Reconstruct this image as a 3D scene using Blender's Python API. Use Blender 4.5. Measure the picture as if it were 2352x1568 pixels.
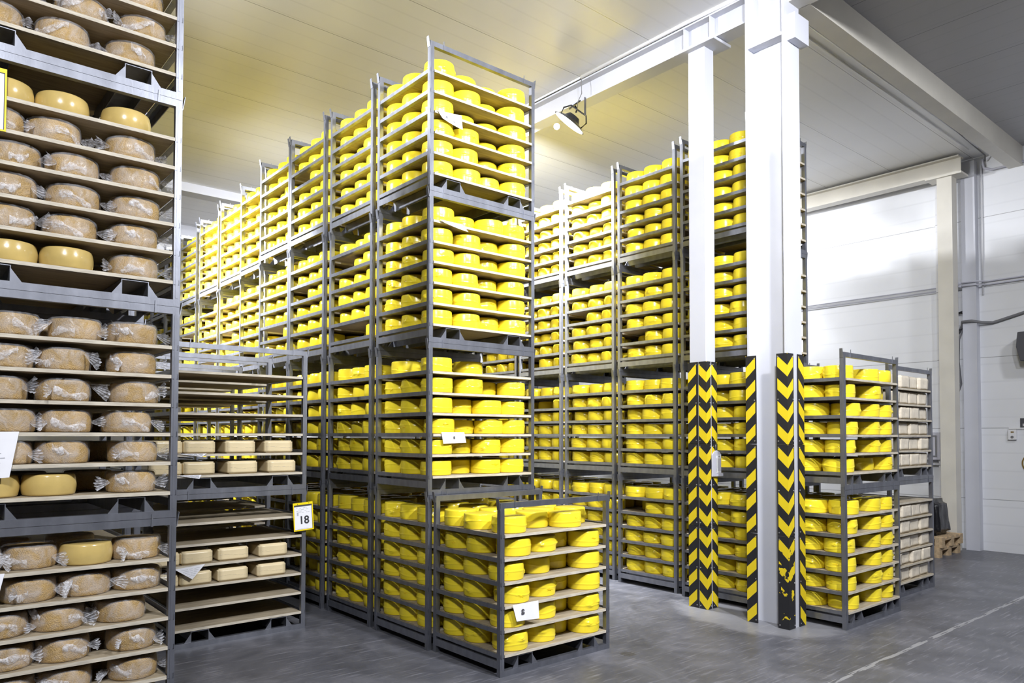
import bpy, bmesh, math, random
import numpy as np
from mathutils import Vector, Matrix, noise

for o in list(bpy.data.objects):
    bpy.data.objects.remove(o, do_unlink=True)
SC = bpy.context.scene
COL = SC.collection

# ---------------------------------------------------------------- camera
CAM_POS = (-3.37514, -4.11339, 1.73799)
YAW, PITCH, ROLL = 0.702465, 0.028821, 0.001836
FPX, PX, PY = 1688.94, 1176.0, 950.63
fwd = Vector((math.sin(YAW) * math.cos(PITCH), math.cos(YAW) * math.cos(PITCH), math.sin(PITCH)))
r0 = Vector((math.cos(YAW), -math.sin(YAW), 0.0))
u0 = r0.cross(fwd)
rgt = r0 * math.cos(ROLL) + u0 * math.sin(ROLL)
upv = -r0 * math.sin(ROLL) + u0 * math.cos(ROLL)
cd = bpy.data.cameras.new('camera')
cam = bpy.data.objects.new('camera', cd)
COL.objects.link(cam)
M = Matrix((rgt, upv, -fwd)).transposed().to_4x4()
M.translation = Vector(CAM_POS)
cam.matrix_world = M
cd.sensor_fit = 'HORIZONTAL'
cd.sensor_width = 36.0
cd.lens = FPX / 2352.0 * 36.0
cd.shift_x = 0.0
cd.shift_y = (PY - 784.0) / 2352.0
cd.clip_end = 100
SC.camera = cam


def proj(x, y, z):
    d = Vector((x, y, z)) - Vector(CAM_POS)
    w = d.dot(fwd)
    return PX + FPX * d.dot(rgt) / w, PY - FPX * d.dot(upv) / w


# ---------------------------------------------------------------- world, lamps, exposure
world = bpy.data.worlds.new('world')
SC.world = world
world.use_nodes = True
world.node_tree.nodes['Background'].inputs[0].default_value = (0.75, 0.8, 1, 1)
world.node_tree.nodes['Background'].inputs[1].default_value = 0.02
SC.view_settings.view_transform = 'Standard'
SC.view_settings.look = 'None'
SC.view_settings.gamma = 1.0
SC.view_settings.use_curve_mapping = False
SC.view_settings.exposure = -1.0
SC.cycles.use_denoising = True
SC.cycles.max_bounces = 6
SC.cycles.diffuse_bounces = 4
SC.cycles.glossy_bounces = 3
SC.cycles.transmission_bounces = 3
SC.cycles.transparent_max_bounces = 12
SC.cycles.caustics_reflective = False
SC.cycles.caustics_refractive = False
SC.cycles.sample_clamp_indirect = 6.0


def lamp(name, loc, target, power, size=0.6, sizey=None, color=(0.93, 0.95, 1.0), spread=150):
    ld = bpy.data.lights.new(name, 'AREA')
    ld.energy = power
    ld.shape = 'RECTANGLE'
    ld.size = size
    ld.size_y = sizey or size
    ld.color = color
    ld.spread = math.radians(spread)
    o = bpy.data.objects.new(name, ld)
    COL.objects.link(o)
    o.location = loc
    o.rotation_euler = (Vector(target) - Vector(loc)).to_track_quat('-Z', 'Y').to_euler()
    return o


lamp('flood_light_front', (0.6, -4.6, 5.6), (0.9, 0.2, 1.0), 640, 0.30, 0.30)
lamp('flood_light_right', (5.6, -4.2, 5.6), (6.6, -0.4, 1.5), 150, 0.5)
lamp('flood_light_camera', (-4.4, -5.0, 5.6), (-2.4, 0.6, 3.0), 480, 0.6)
lamp('flood_light_aisle_near', (-4.6, 3.4, 5.6), (0.1, 1.8, 4.4), 260, 0.4, spread=75)
lamp('flood_light_aisle_far', (-3.0, 7.2, 5.3), (0.3, 6.4, 3.6), 1000, 0.4, spread=80)
lamp('flood_light_aisle_back', (7.8, 4.4, 5.5), (9.3, 3.2, 3.6), 190, 0.5)
HANG = lamp('flood_light_hanging', (2.80, 2.24, 5.42), (3.2, 3.5, 4.0), 2900, 0.3, spread=137)
lamp('flood_light_middle', (-0.9, -3.2, 5.6), (3.0, 1.6, 2.8), 260, 0.3, spread=100)

# ---------------------------------------------------------------- materials


def new_mat(name):
    m = bpy.data.materials.new(name)
    m.use_nodes = True
    nt = m.node_tree
    b = nt.nodes['Principled BSDF']
    return m, nt, b


def N(nt, t, **kw):
    n = nt.nodes.new(t)
    for k, v in kw.items():
        setattr(n, k, v)
    return n


def lk(nt, a, b):
    nt.links.new(a, b)


def val(s, v):
    s.default_value = v


def mathn(nt, op, a, b=None):
    n = N(nt, 'ShaderNodeMath', operation=op)
    for i, x in enumerate((a, b)):
        if x is None:
            continue
        if isinstance(x, (int, float)):
            n.inputs[i].default_value = x
        else:
            lk(nt, x, n.inputs[i])
    return n.outputs[0]


def ramp(nt, fac, stops):
    n = N(nt, 'ShaderNodeValToRGB')
    e = n.color_ramp.elements
    while len(e) < len(stops):
        e.new(0.5)
    for i, (p, c) in enumerate(stops):
        e[i].position = p
        e[i].color = (*c, 1)
    lk(nt, fac, n.inputs[0])
    return n.outputs[0]


def simple(name, col, rough=0.5, metal=0.0, nscale=0, namp=0.0, bump=0.0, bscale=40, spec=0.5, coat=0.0, stretch=None, coord='Object'):
    m, nt, b = new_mat(name)
    val(b.inputs['Base Color'], (*col, 1))
    val(b.inputs['Roughness'], rough)
    val(b.inputs['Metallic'], metal)
    val(b.inputs['Specular IOR Level'], spec)
    val(b.inputs['Coat Weight'], coat)
    tc = N(nt, 'ShaderNodeTexCoord')
    vec = tc.outputs[coord]
    if stretch:
        mp = N(nt, 'ShaderNodeMapping')
        mp.inputs['Scale'].default_value = stretch
        lk(nt, vec, mp.inputs[0])
        vec = mp.outputs[0]
    if nscale:
        nz = N(nt, 'ShaderNodeTexNoise')
        lk(nt, vec, nz.inputs['Vector'])
        val(nz.inputs['Scale'], nscale)
        val(nz.inputs['Detail'], 5)
        a = tuple(max(0, c * (1 - namp)) for c in col)
        c2 = tuple(min(1, c * (1 + namp)) for c in col)
        lk(nt, ramp(nt, nz.outputs['Fac'], [(0.3, a), (0.7, c2)]), b.inputs['Base Color'])
    if bump:
        nz = N(nt, 'ShaderNodeTexNoise')
        lk(nt, vec, nz.inputs['Vector'])
        val(nz.inputs['Scale'], bscale)
        val(nz.inputs['Detail'], 4)
        bp = N(nt, 'ShaderNodeBump')
        val(bp.inputs['Strength'], bump)
        val(bp.inputs['Distance'], 0.01)
        lk(nt, nz.outputs['Fac'], bp.inputs['Height'])
        lk(nt, bp.outputs[0], b.inputs['Normal'])
    return m


MAT = {}
MAT['wax'] = simple('yellow_wax', (0.90, 0.715, 0.035), 0.24, nscale=3, namp=0.06, bump=0.13, bscale=12, spec=0.5)
MAT['wax_fold'] = simple('yellow_wax_fold', (0.82, 0.58, 0.01), 0.3, bump=0.3, bscale=40)
MAT['rind'] = simple('tan_rind', (0.44, 0.285, 0.10), 0.45, nscale=9, namp=0.2, bump=0.8, bscale=160, spec=0.5)
MAT['rind_smooth'] = simple('smooth_yellow_rind', (0.56, 0.41, 0.14), 0.22, nscale=7, namp=0.15, bump=0.1, bscale=14, coat=0.4)
MAT['cream'] = simple('cream_cheese_block', (0.70, 0.58, 0.36), 0.3, nscale=4, namp=0.05, bump=0.25, bscale=12, coat=0.3)
MAT['ivory'] = simple('ivory_wrapped_block', (0.74, 0.66, 0.53), 0.35, nscale=8, namp=0.1, bump=0.7, bscale=18, coat=0.3)
MAT['wood'] = simple('plywood_board', (0.36, 0.30, 0.21), 0.65, nscale=5, namp=0.25, bump=0.15, bscale=60, stretch=(1, 9, 9))
MAT['wood_edge'] = simple('plywood_edge', (0.52, 0.47, 0.38), 0.7, nscale=12, namp=0.2, stretch=(1, 1, 8))
MAT['steel'] = simple('galvanised_steel', (0.27, 0.28, 0.32), 0.40, metal=0.85, nscale=7, namp=0.16, bump=0.03, bscale=50, stretch=(2, 2, 0.8))
MAT['steel_dark'] = simple('worn_steel', (0.16, 0.16, 0.18), 0.45, metal=0.7, nscale=9, namp=0.35)
MAT['white_paint'] = simple('white_column_paint', (0.54, 0.55, 0.605), 0.38, nscale=2.5, namp=0.03, bump=0.05, bscale=20)
MAT['cream_paint'] = simple('cream_beam_paint', (0.64, 0.61, 0.54), 0.4, nscale=3, namp=0.05)
MAT['white_plastic'] = simple('white_plastic', (0.75, 0.75, 0.77), 0.35)
MAT['grey_plastic'] = simple('pale_grey_plastic', (0.50, 0.50, 0.57), 0.45)
MAT['paper'] = simple('white_paper', (0.80, 0.80, 0.84), 0.6, nscale=20, namp=0.02)
MAT['ink'] = simple('dark_ink', (0.03, 0.03, 0.035), 0.6)
MAT['ink_faint'] = simple('faint_print', (0.42, 0.43, 0.47), 0.6)
MAT['sign_yellow'] = simple('yellow_sign_plastic', (0.90, 0.68, 0.01), 0.4)
MAT['black'] = simple('black_plastic', (0.015, 0.015, 0.018), 0.35)
MAT['charcoal'] = simple('charcoal_plastic', (0.06, 0.06, 0.07), 0.5)
MAT['cable'] = simple('grey_cable', (0.17, 0.17, 0.18), 0.6)
MAT['conduit'] = simple('white_conduit', (0.72, 0.72, 0.74), 0.3)
MAT['pallet_wood'] = simple('pallet_wood', (0.45, 0.33, 0.20), 0.8, nscale=8, namp=0.25, stretch=(1, 6, 6))
MAT['bag'] = simple('shiny_black_plastic', (0.01, 0.01, 0.012), 0.28, bump=0.9, bscale=9)
MAT['screw'] = simple('bright_screw', (0.6, 0.6, 0.62), 0.3, metal=0.8)
MAT['brown'] = simple('brown_band', (0.2, 0.12, 0.02), 0.5)


def emit(name, col, s):
    m, nt, b = new_mat(name)
    val(b.inputs['Base Color'], (*col, 1))
    val(b.inputs['Emission Color'], (*col, 1))
    val(b.inputs['Emission Strength'], s)
    return m


MAT['lamp_face'] = emit('lamp_face', (0.95, 0.97, 1.0), 6.0)


def film(name, lo, hi, scale):
    m, nt, b = new_mat(name)
    val(b.inputs['Base Color'], (0.86, 0.87, 0.92, 1))
    val(b.inputs['Roughness'], 0.16)
    tc = N(nt, 'ShaderNodeTexCoord')
    nz = N(nt, 'ShaderNodeTexNoise')
    lk(nt, tc.outputs['Object'], nz.inputs['Vector'])
    val(nz.inputs['Scale'], scale)
    val(nz.inputs['Detail'], 6)
    val(nz.inputs['Distortion'], 1.2)
    al = N(nt, 'ShaderNodeMapRange')
    lk(nt, nz.outputs['Fac'], al.inputs[0])
    val(al.inputs[1], 0.38)
    val(al.inputs[2], 0.68)
    val(al.inputs[3], lo)
    val(al.inputs[4], hi)
    lk(nt, al.outputs[0], b.inputs['Alpha'])
    bp = N(nt, 'ShaderNodeBump')
    val(bp.inputs['Strength'], 0.9)
    val(bp.inputs['Distance'], 0.012)
    lk(nt, nz.outputs['Fac'], bp.inputs['Height'])
    lk(nt, bp.outputs[0], b.inputs['Normal'])
    return m


MAT['film'] = film('clear_plastic_film', 0.02, 0.26, 13)
MAT['film_white'] = film('gathered_plastic_film', 0.15, 0.6, 30)


def panel_mat(name, col, axis, seam, rib, seam_off=0.0, rough=0.35, seam_dark=0.45, dirt=0.0, ribstr=0.25):
    """sheet cladding: wide panel joints plus shallow pressed ribs along one world axis"""
    m, nt, b = new_mat(name)
    g = N(nt, 'ShaderNodeNewGeometry')
    sp = N(nt, 'ShaderNodeSeparateXYZ')
    lk(nt, g.outputs['Position'], sp.inputs[0])
    c = sp.outputs[axis]
    s = mathn(nt, 'FRACT', mathn(nt, 'DIVIDE', mathn(nt, 'SUBTRACT', c, seam_off), seam))
    line = mathn(nt, 'LESS_THAN', mathn(nt, 'ABSOLUTE', mathn(nt, 'SUBTRACT', s, 0.5)), 0.0045 / seam)
    r = mathn(nt, 'FRACT', mathn(nt, 'DIVIDE', c, rib))
    ribl = mathn(nt, 'LESS_THAN', mathn(nt, 'ABSOLUTE', mathn(nt, 'SUBTRACT', r, 0.5)), 0.012 / rib)
    nz = N(nt, 'ShaderNodeTexNoise')
    lk(nt, g.outputs['Position'], nz.inputs['Vector'])
    val(nz.inputs['Scale'], 1.3)
    val(nz.inputs['Detail'], 6)
    base = ramp(nt, nz.outputs['Fac'], [(0.3, tuple(x * (0.96 - dirt) for x in col)), (0.62, col)])
    m0 = N(nt, 'ShaderNodeMix', data_type='RGBA')
    lk(nt, ribl, m0.inputs[0])
    lk(nt, base, m0.inputs[6])
    val(m0.inputs[7], (*[x * 0.93 for x in col], 1))
    mx = N(nt, 'ShaderNodeMix', data_type='RGBA')
    lk(nt, line, mx.inputs[0])
    lk(nt, m0.outputs[2], mx.inputs[6])
    val(mx.inputs[7], (*[x * seam_dark for x in col], 1))
    lk(nt, mx.outputs[2], b.inputs['Base Color'])
    val(b.inputs['Roughness'], rough)
    h = mathn(nt, 'ADD', mathn(nt, 'MULTIPLY', line, -1.0), mathn(nt, 'MULTIPLY', ribl, ribstr))
    bp = N(nt, 'ShaderNodeBump')
    val(bp.inputs['Strength'], 0.5)
    val(bp.inputs['Distance'], 0.01)
    lk(nt, h, bp.inputs['Height'])
    lk(nt, bp.outputs[0], b.inputs['Normal'])
    return m


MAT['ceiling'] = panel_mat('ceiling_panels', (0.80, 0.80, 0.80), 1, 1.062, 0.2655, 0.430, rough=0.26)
MAT['ceiling_shade'] = panel_mat('ceiling_panels_painted_shade', (0.40, 0.40, 0.42), 0, 1.062, 0.2655, 0.2, rough=0.45)  # same panels, the unlit bay's shade put into a darker colour
MAT['wall_x'] = panel_mat('wall_panels_back', (0.76, 0.77, 0.80), 2, 1.08, 0.27, 0.24, rough=0.3, dirt=0.02)
MAT['wall_y'] = panel_mat('wall_panels_side', (0.74, 0.74, 0.76), 2, 1.08, 0.27, 0.24, rough=0.4)


def floor_mat():
    m, nt, b = new_mat('polished_concrete')
    g = N(nt, 'ShaderNodeNewGeometry')
    sp = N(nt, 'ShaderNodeSeparateXYZ')
    lk(nt, g.outputs['Position'], sp.inputs[0])
    X, Y = sp.outputs[0], sp.outputs[1]
    nz = N(nt, 'ShaderNodeTexNoise')
    lk(nt, g.outputs['Position'], nz.inputs['Vector'])
    val(nz.inputs['Scale'], 1.6)
    val(nz.inputs['Detail'], 9)
    val(nz.inputs['Roughness'], 0.68)
    val(nz.inputs['Distortion'], 0.6)
    base = ramp(nt, nz.outputs['Fac'], [(0.32, (0.062, 0.064, 0.076)), (0.52, (0.105, 0.107, 0.122)), (0.72, (0.18, 0.18, 0.202))])
    # fine scratches
    n2 = N(nt, 'ShaderNodeTexNoise')
    mp = N(nt, 'ShaderNodeMapping')
    mp.inputs['Scale'].default_value = (1.2, 14, 1)
    mp.inputs['Rotation'].default_value = (0, 0, 0.7)
    lk(nt, g.outputs['Position'], mp.inputs[0])
    lk(nt, mp.outputs[0], n2.inputs['Vector'])
    val(n2.inputs['Scale'], 3.0)
    val(n2.inputs['Detail'], 8)
    scr = ramp(nt, n2.outputs['Fac'], [(0.56, (0, 0, 0)), (0.74, (0.6, 0.6, 0.6))])
    mx = N(nt, 'ShaderNodeMix', data_type='RGBA')
    lk(nt, scr, mx.inputs[0])
    lk(nt, base, mx.inputs[6])
    val(mx.inputs[7], (0.30, 0.30, 0.335, 1))
    # pale repair patch round the columns
    d = N(nt, 'ShaderNodeVectorMath', operation='DISTANCE')
    fl = N(nt, 'ShaderNodeCombineXYZ')
    lk(nt, mathn(nt, 'MULTIPLY', X, 1.7), fl.inputs[0])
    lk(nt, Y, fl.inputs[1])
    lk(nt, fl.outputs[0], d.inputs[0])
    val(d.inputs[1], (2.95 * 1.7, -0.2, 0))
    dd = mathn(nt, 'ADD', d.outputs['Value'], mathn(nt, 'ADD', mathn(nt, 'MULTIPLY', nz.outputs['Fac'], 1.1), -0.45))
    patch = ramp(nt, dd, [(0.86, (1, 1, 1)), (1.0, (0, 0, 0))])
    m2 = N(nt, 'ShaderNodeMix', data_type='RGBA')
    lk(nt, mathn(nt, 'MULTIPLY', patch, 0.55), m2.inputs[0])
    lk(nt, mx.outputs[2], m2.inputs[6])
    val(m2.inputs[7], (0.31, 0.31, 0.33, 1))
    # saw-cut joint filled with pale mortar
    jl = mathn(nt, 'LESS_THAN', mathn(nt, 'ABSOLUTE', mathn(nt, 'ADD', Y, 1.58)), 0.022)
    jb = mathn(nt, 'MULTIPLY', jl, mathn(nt, 'GREATER_THAN', n2.outputs['Fac'], 0.47))
    jb = mathn(nt, 'MULTIPLY', jb, mathn(nt, 'GREATER_THAN', X, 1.6))
    m3 = N(nt, 'ShaderNodeMix', data_type='RGBA')
    lk(nt, mathn(nt, 'MULTIPLY', jb, 0.7), m3.inputs[0])
    lk(nt, m2.outputs[2], m3.inputs[6])
    val(m3.inputs[7], (0.36, 0.36, 0.37, 1))
    # round dark stain
    d2 = N(nt, 'ShaderNodeVectorMath', operation='DISTANCE')
    lk(nt, g.outputs['Position'], d2.inputs[0])
    val(d2.inputs[1], (1.15, -0.2, 0))
    st = mathn(nt, 'LESS_THAN', mathn(nt, 'ADD', d2.outputs['Value'], mathn(nt, 'MULTIPLY', n2.outputs['Fac'], 0.08)), 0.10)
    m4 = N(nt, 'ShaderNodeMix', data_type='RGBA')
    lk(nt, mathn(nt, 'MULTIPLY', st, 0.7), m4.inputs[0])
    lk(nt, m3.outputs[2], m4.inputs[6])
    val(m4.inputs[7], (0.06, 0.055, 0.05, 1))
    lk(nt, m4.outputs[2], b.inputs['Base Color'])
    rr = N(nt, 'ShaderNodeMapRange')
    lk(nt, nz.outputs['Fac'], rr.inputs[0])
    val(rr.inputs[3], 0.22)
    val(rr.inputs[4], 0.55)
    lk(nt, rr.outputs[0], b.inputs['Roughness'])
    bp = N(nt, 'ShaderNodeBump')
    val(bp.inputs['Strength'], 0.12)
    val(bp.inputs['Distance'], 0.01)
    lk(nt, nz.outputs['Fac'], bp.inputs['Height'])
    lk(nt, bp.outputs[0], b.inputs['Normal'])
    return m


MAT['floor'] = floor_mat()
MAT['dimming_wall'] = panel_mat('dimming_wall_panels', (0.30, 0.30, 0.32), 2, 1.08, 0.27, 0.24)  # for unseen walls, darkened to cut bounce light and deepen contrast


def chevron(name, worn):
    m, nt, b = new_mat(name)
    tc = N(nt, 'ShaderNodeTexCoord')
    sp = N(nt, 'ShaderNodeSeparateXYZ')
    lk(nt, tc.outputs['Object'], sp.inputs[0])
    s = mathn(nt, 'MAXIMUM', sp.outputs[0], sp.outputs[1])
    f = mathn(nt, 'FRACT', mathn(nt, 'DIVIDE', mathn(nt, 'SUBTRACT', sp.outputs[2], mathn(nt, 'MULTIPLY', s, 0.95)), 0.83 / 4))
    y = mathn(nt, 'LESS_THAN', f, 0.5)
    y = mathn(nt, 'MULTIPLY', y, mathn(nt, 'LESS_THAN', s, 0.089))
    y = mathn(nt, 'MULTIPLY', y, mathn(nt, 'GREATER_THAN', mathn(nt, 'SUBTRACT', sp.outputs[2], mathn(nt, 'MULTIPLY', s, 0.95)), 0.0))
    nz = N(nt, 'ShaderNodeTexNoise')
    lk(nt, tc.outputs['Object'], nz.inputs['Vector'])
    val(nz.inputs['Scale'], 14)
    val(nz.inputs['Detail'], 6)
    th = mathn(nt, 'ADD', worn[0], mathn(nt, 'MULTIPLY', sp.outputs[2], worn[1]))
    y = mathn(nt, 'MULTIPLY', y, mathn(nt, 'LESS_THAN', nz.outputs['Fac'], th))
    mx = N(nt, 'ShaderNodeMix', data_type='RGBA')
    lk(nt, y, mx.inputs[0])
    val(mx.inputs[6], (0.012, 0.012, 0.015, 1))
    val(mx.inputs[7], (0.72, 0.54, 0.012, 1))
    lk(nt, mx.outputs[2], b.inputs['Base Color'])
    val(b.inputs['Roughness'], 0.55)
    return m


MAT['chevron'] = chevron('chevron_rubber', (0.66, 0.3))
MAT['chevron_worn'] = chevron('worn_chevron_rubber', (0.36, 0.30))

# ---------------------------------------------------------------- mesh helpers


def bm_box(bm, x0, x1, y0, y1, z0, z1, mi=0):
    vs = [bm.verts.new((x, y, z)) for z in (z0, z1) for x, y in ((x0, y0), (x1, y0), (x1, y1), (x0, y1))]
    fs = []
    for q in ((3, 2, 1, 0), (4, 5, 6, 7), (0, 1, 5, 4), (1, 2, 6, 5), (2, 3, 7, 6), (3, 0, 4, 7)):
        f = bm.faces.new([vs[i] for i in q])
        f.material_index = mi
        fs.append(f)
    return vs


def bm_prism(bm, pts, h, axis=2, mi=0):
    """closed polygon pts (2D) extruded by h along axis; pts in the other two axes order"""
    def mk(p, t):
        if axis == 2:
            return (p[0], p[1], t)
        if axis == 1:
            return (p[0], t, p[1])
        return (t, p[0], p[1])
    a = [bm.verts.new(mk(p, h[0])) for p in pts]
    b = [bm.verts.new(mk(p, h[1])) for p in pts]
    n = len(pts)
    fs = [bm.faces.new(a), bm.faces.new(b[::-1])]
    for i in range(n):
        fs.append(bm.faces.new((a[i], b[i], b[(i + 1) % n], a[(i + 1) % n])))
    for f in fs:
        f.material_index = mi


def bm_tube(bm, pts, r, seg=8, mi=0):
    pts = [Vector(p) for p in pts]
    rings = []
    for i, p in enumerate(pts):
        t = (pts[min(i + 1, len(pts) - 1)] - pts[max(i - 1, 0)]).normalized()
        a = t.cross(Vector((0, 0, 1)))
        if a.length < 0.05:
            a = t.cross(Vector((1, 0, 0)))
        a.normalize()
        b = t.cross(a)
        rings.append([bm.verts.new(p + (a * math.cos(k * 2 * math.pi / seg) + b * math.sin(k * 2 * math.pi / seg)) * r) for k in range(seg)])
    for i in range(len(rings) - 1):
        for k in range(seg):
            f = bm.faces.new((rings[i][k], rings[i][(k + 1) % seg], rings[i + 1][(k + 1) % seg], rings[i + 1][k]))
            f.smooth = True
            f.material_index = mi
    bm.faces.new(rings[0][::-1]).material_index = mi
    bm.faces.new(rings[-1]).material_index = mi


def mesh(name, bm, mats, bevel=0.0, smooth=False):
    bmesh.ops.recalc_face_normals(bm, faces=bm.faces)
    if bevel:
        bmesh.ops.bevel(bm, geom=list(bm.edges), offset=bevel, segments=1, affect='EDGES', profile=0.7)
    me = bpy.data.meshes.new(name)
    bm.to_mesh(me)
    bm.free()
    for m in (mats if isinstance(mats, (list, tuple)) else [mats]):
        me.materials.append(MAT[m])
    if smooth:
        me.polygons.foreach_set('use_smooth', [True] * len(me.polygons))
    return me


def obj(name, me, parent=None, loc=(0, 0, 0), rz=0.0, label=None):
    o = bpy.data.objects.new(name, me)
    COL.objects.link(o)
    o.location = loc
    if rz:
        o.rotation_euler = (0, 0, rz)
    if parent:
        o.parent = parent
    if label:
        o['label'] = label
    return o


def thing(name, label, cat, loc=(0, 0, 0), rz=0.0, group=None, me=None):
    o = bpy.data.objects.new(name, me)
    COL.objects.link(o)
    o.location = loc
    o.rotation_euler = (0, 0, rz)
    o['label'] = label
    o['category'] = cat
    if group:
        o['group'] = group
    return o


def struct(name, bm, mat, label=None, bevel=0.0):
    o = obj(name, mesh(name, bm, mat, bevel))
    o['kind'] = 'structure'
    if label:
        o['label'] = label
    return o


def boxm(name, mat, *boxes, bevel=0.0):
    bm = bmesh.new()
    for b in boxes:
        bm_box(bm, *b)
    return mesh(name, bm, mat, bevel)


# ---------------------------------------------------------------- room shell
XL, XR, YN, YF, ZC = -9.0, 9.4, -9.0, 12.6, 6.05


def sbox(name, mat, *boxes, label=None):
    bm = bmesh.new()
    for b in boxes:
        bm_box(bm, *b)
    return struct(name, bm, mat, label)


sbox('floor', 'floor', (XL, XR, YN, YF, -0.1, 0), label='grey polished concrete floor')
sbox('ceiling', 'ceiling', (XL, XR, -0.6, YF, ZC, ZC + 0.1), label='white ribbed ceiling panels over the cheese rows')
sbox('ceiling_near', 'ceiling_shade', (XL, XR, YN, -0.6, ZC, ZC + 0.1), label='ribbed ceiling panels on the near side, shade painted into their colour')
sbox('wall_right', 'wall_x', (XR, XR + 0.1, YN, YF, 0, ZC), label='white horizontal panel wall')
sbox('wall_far', 'wall_y', (XL, XR, YF, YF + 0.1, 0, ZC), label='white panel wall behind the rows')
sbox('wall_left', 'dimming_wall', (XL - 0.1, XL, YN, YF, 0, ZC))
sbox('wall_near', 'dimming_wall', (XL, XR, YN - 0.1, YN, 0, ZC))


def ibeam_y(bm, x0, x1, y0, y1, z0, z1, tf=0.02, tw=0.012):
    xm = (x0 + x1) / 2
    bm_box(bm, x0, x1, y0, y1, z0, z0 + tf)
    bm_box(bm, x0, x1, y0, y1, z1 - tf, z1)
    bm_box(bm, xm - tw / 2, xm + tw / 2, y0, y1, z0 + tf, z1 - tf)


ZB = 5.755
# small square column with its cap plate
bm = bmesh.new()
bm_box(bm, 2.905, 3.065, 0.275, 0.475, 0, 5.72)
bm_box(bm, 2.84, 3.15, 0.12, 0.61, 5.72, 5.75)
struct('column_small', bm, 'white_paint', 'slim white square steel column', 0.004)
# big H column
bm = bmesh.new()
bm_box(bm, 2.815, 3.085, -0.65, -0.628, 0, ZC)
bm_box(bm, 2.815, 3.085, -0.272, -0.25, 0, ZC)
bm_box(bm, 2.93, 2.95, -0.628, -0.272, 0, ZC)
bm_box(bm, 2.82, 2.93, -0.628, -0.272, 5.43, 5.46)
bm_box(bm, 2.95, 3.08, -0.628, -0.272, 5.43, 5.46)
bm_box(bm, 2.87, 3.12, -0.73, -0.65, 5.38, 5.62)
struct('column_large', bm, 'white_paint', 'large white steel H column')
bm = bmesh.new()
ibeam_y(bm, 2.90, 3.09, -0.25, YF, ZB, 6.02)
for y in (0.20, 0.52):
    bm_box(bm, 2.905, 2.985, y, y + 0.012, ZB + 0.02, 6.0)
    bm_box(bm, 3.0, 3.085, y, y + 0.012, ZB + 0.02, 6.0)
struct('beam_main', bm, 'white_paint', 'long white ceiling beam resting on the columns')
bm = bmesh.new()
ibeam_y(bm, 2.90, 3.09, YN, -0.65, ZB, 6.02)
struct('beam_near', bm, 'cream_paint', 'white ceiling beam on the near side of the large column')
sbox('beam_cross', 'cream_paint', (3.085, XR, -0.76, -0.58, ZB, ZC), label='wide pale beam from the large column to the far wall')
sbox('beam_far', 'white_paint', (XL, 4.0, 9.0, 9.3, 5.90, ZC), label='white beam across the ceiling at the back')
sbox('beam_rear', 'white_paint', (XL, 4.0, 11.7, 12.0, 5.80, ZC), label='second white beam across the ceiling at the back')
# wall-side column, beam and clad pilaster
bm = bmesh.new()
bm_box(bm, 8.95, 9.15, 0.05, 0.07, 0, 5.72)
bm_box(bm, 8.95, 9.15, 0.24, 0.26, 0, 5.72)
bm_box(bm, 8.95, 8.965, 0.07, 0.24, 0, 5.72)
bm_box(bm, 8.9, 9.2, -0.10, 0.41, 5.72, 5.75)
struct('column_wall', bm, 'cream_paint', 'cream steel column by the far wall')
bm = bmesh.new()
ibeam_y(bm, 8.95, 9.15, -0.05, YF, ZB, 6.02)
struct('beam_wall', bm, 'cream_paint', 'cream ceiling beam along the far wall')
sbox('trim_wall', 'wall_y', (9.32, 9.4, 0.30, 0.42, 0, 5.7), label='white vertical trim strip on the wall')
sbox('pilaster', 'white_paint', (9.26, XR, -0.16, 0.03, 0, 5.98), label='white clad pilaster against the wall')

# ---------------------------------------------------------------- rubber corner guards
GB = 0.83


def guard_mesh(worn=False, skew=0.0, L=0.098, LY=0.098):
    bm = bmesh.new()
    t = 0.010
    pts = [(-t, -t), (L, -t), (L, 0), (0, 0), (0, LY), (-t, LY)]
    zs = [0.002 + (GB - 0.004) * k / 6 for k in range(7)]
    rows = []
    for z in zs:
        k = max(0.0, 1 - z / 0.62) ** 1.2
        rows.append([bm.verts.new((p[0] - (skew * k * (p[0] / L) if False else 0), p[1] - (skew * k if p[0] > 0.01 else skew * k * 0.2), z)) for p in pts])
    n = len(pts)
    for a, b in zip(rows, rows[1:]):
        for i in range(n):
            bm.faces.new((a[i], a[(i + 1) % n], b[(i + 1) % n], b[i]))
    bm.faces.new(rows[0][::-1])
    bm.faces.new(rows[-1])
    return mesh('corner_guard', bm, 'chevron_worn' if worn else 'chevron')


GM, GMW = guard_mesh(), guard_mesh(True)
GF, GL, GR = guard_mesh(L=0.062, LY=0.084), guard_mesh(L=0.108, LY=0.05), guard_mesh(L=0.09, LY=0.076)
bm = bmesh.new()
bm_tube(bm, [(0, 0, 0), (0, -0.004, 0)], 0.006, 8)
SCREW = mesh('screw', bm, 'screw')
ORD = ['lowest', 'middle', 'topmost']


def guard(x, y, rz, lvl, where, me, group):
    o = thing('corner_guard', 'black and yellow corner guard, %s %s' % (ORD[lvl], where), 'corner guard', (x, y, lvl * GB), rz, group)
    obj('rubber_strip', me, o)
    sx_, sy_ = {GF: (0.05, 0.07), GL: (0.09, 0.04), GR: (0.07, 0.062)}.get(me, (0.082, 0.082))
    for z in (0.03, 0.41, 0.80):
        obj('screw', SCREW, o, (sx_, -0.010, z))
        s = obj('screw', SCREW, o, (-0.010, sy_, z))
        s.rotation_euler = (0, 0, -math.pi / 2)
    return o


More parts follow.
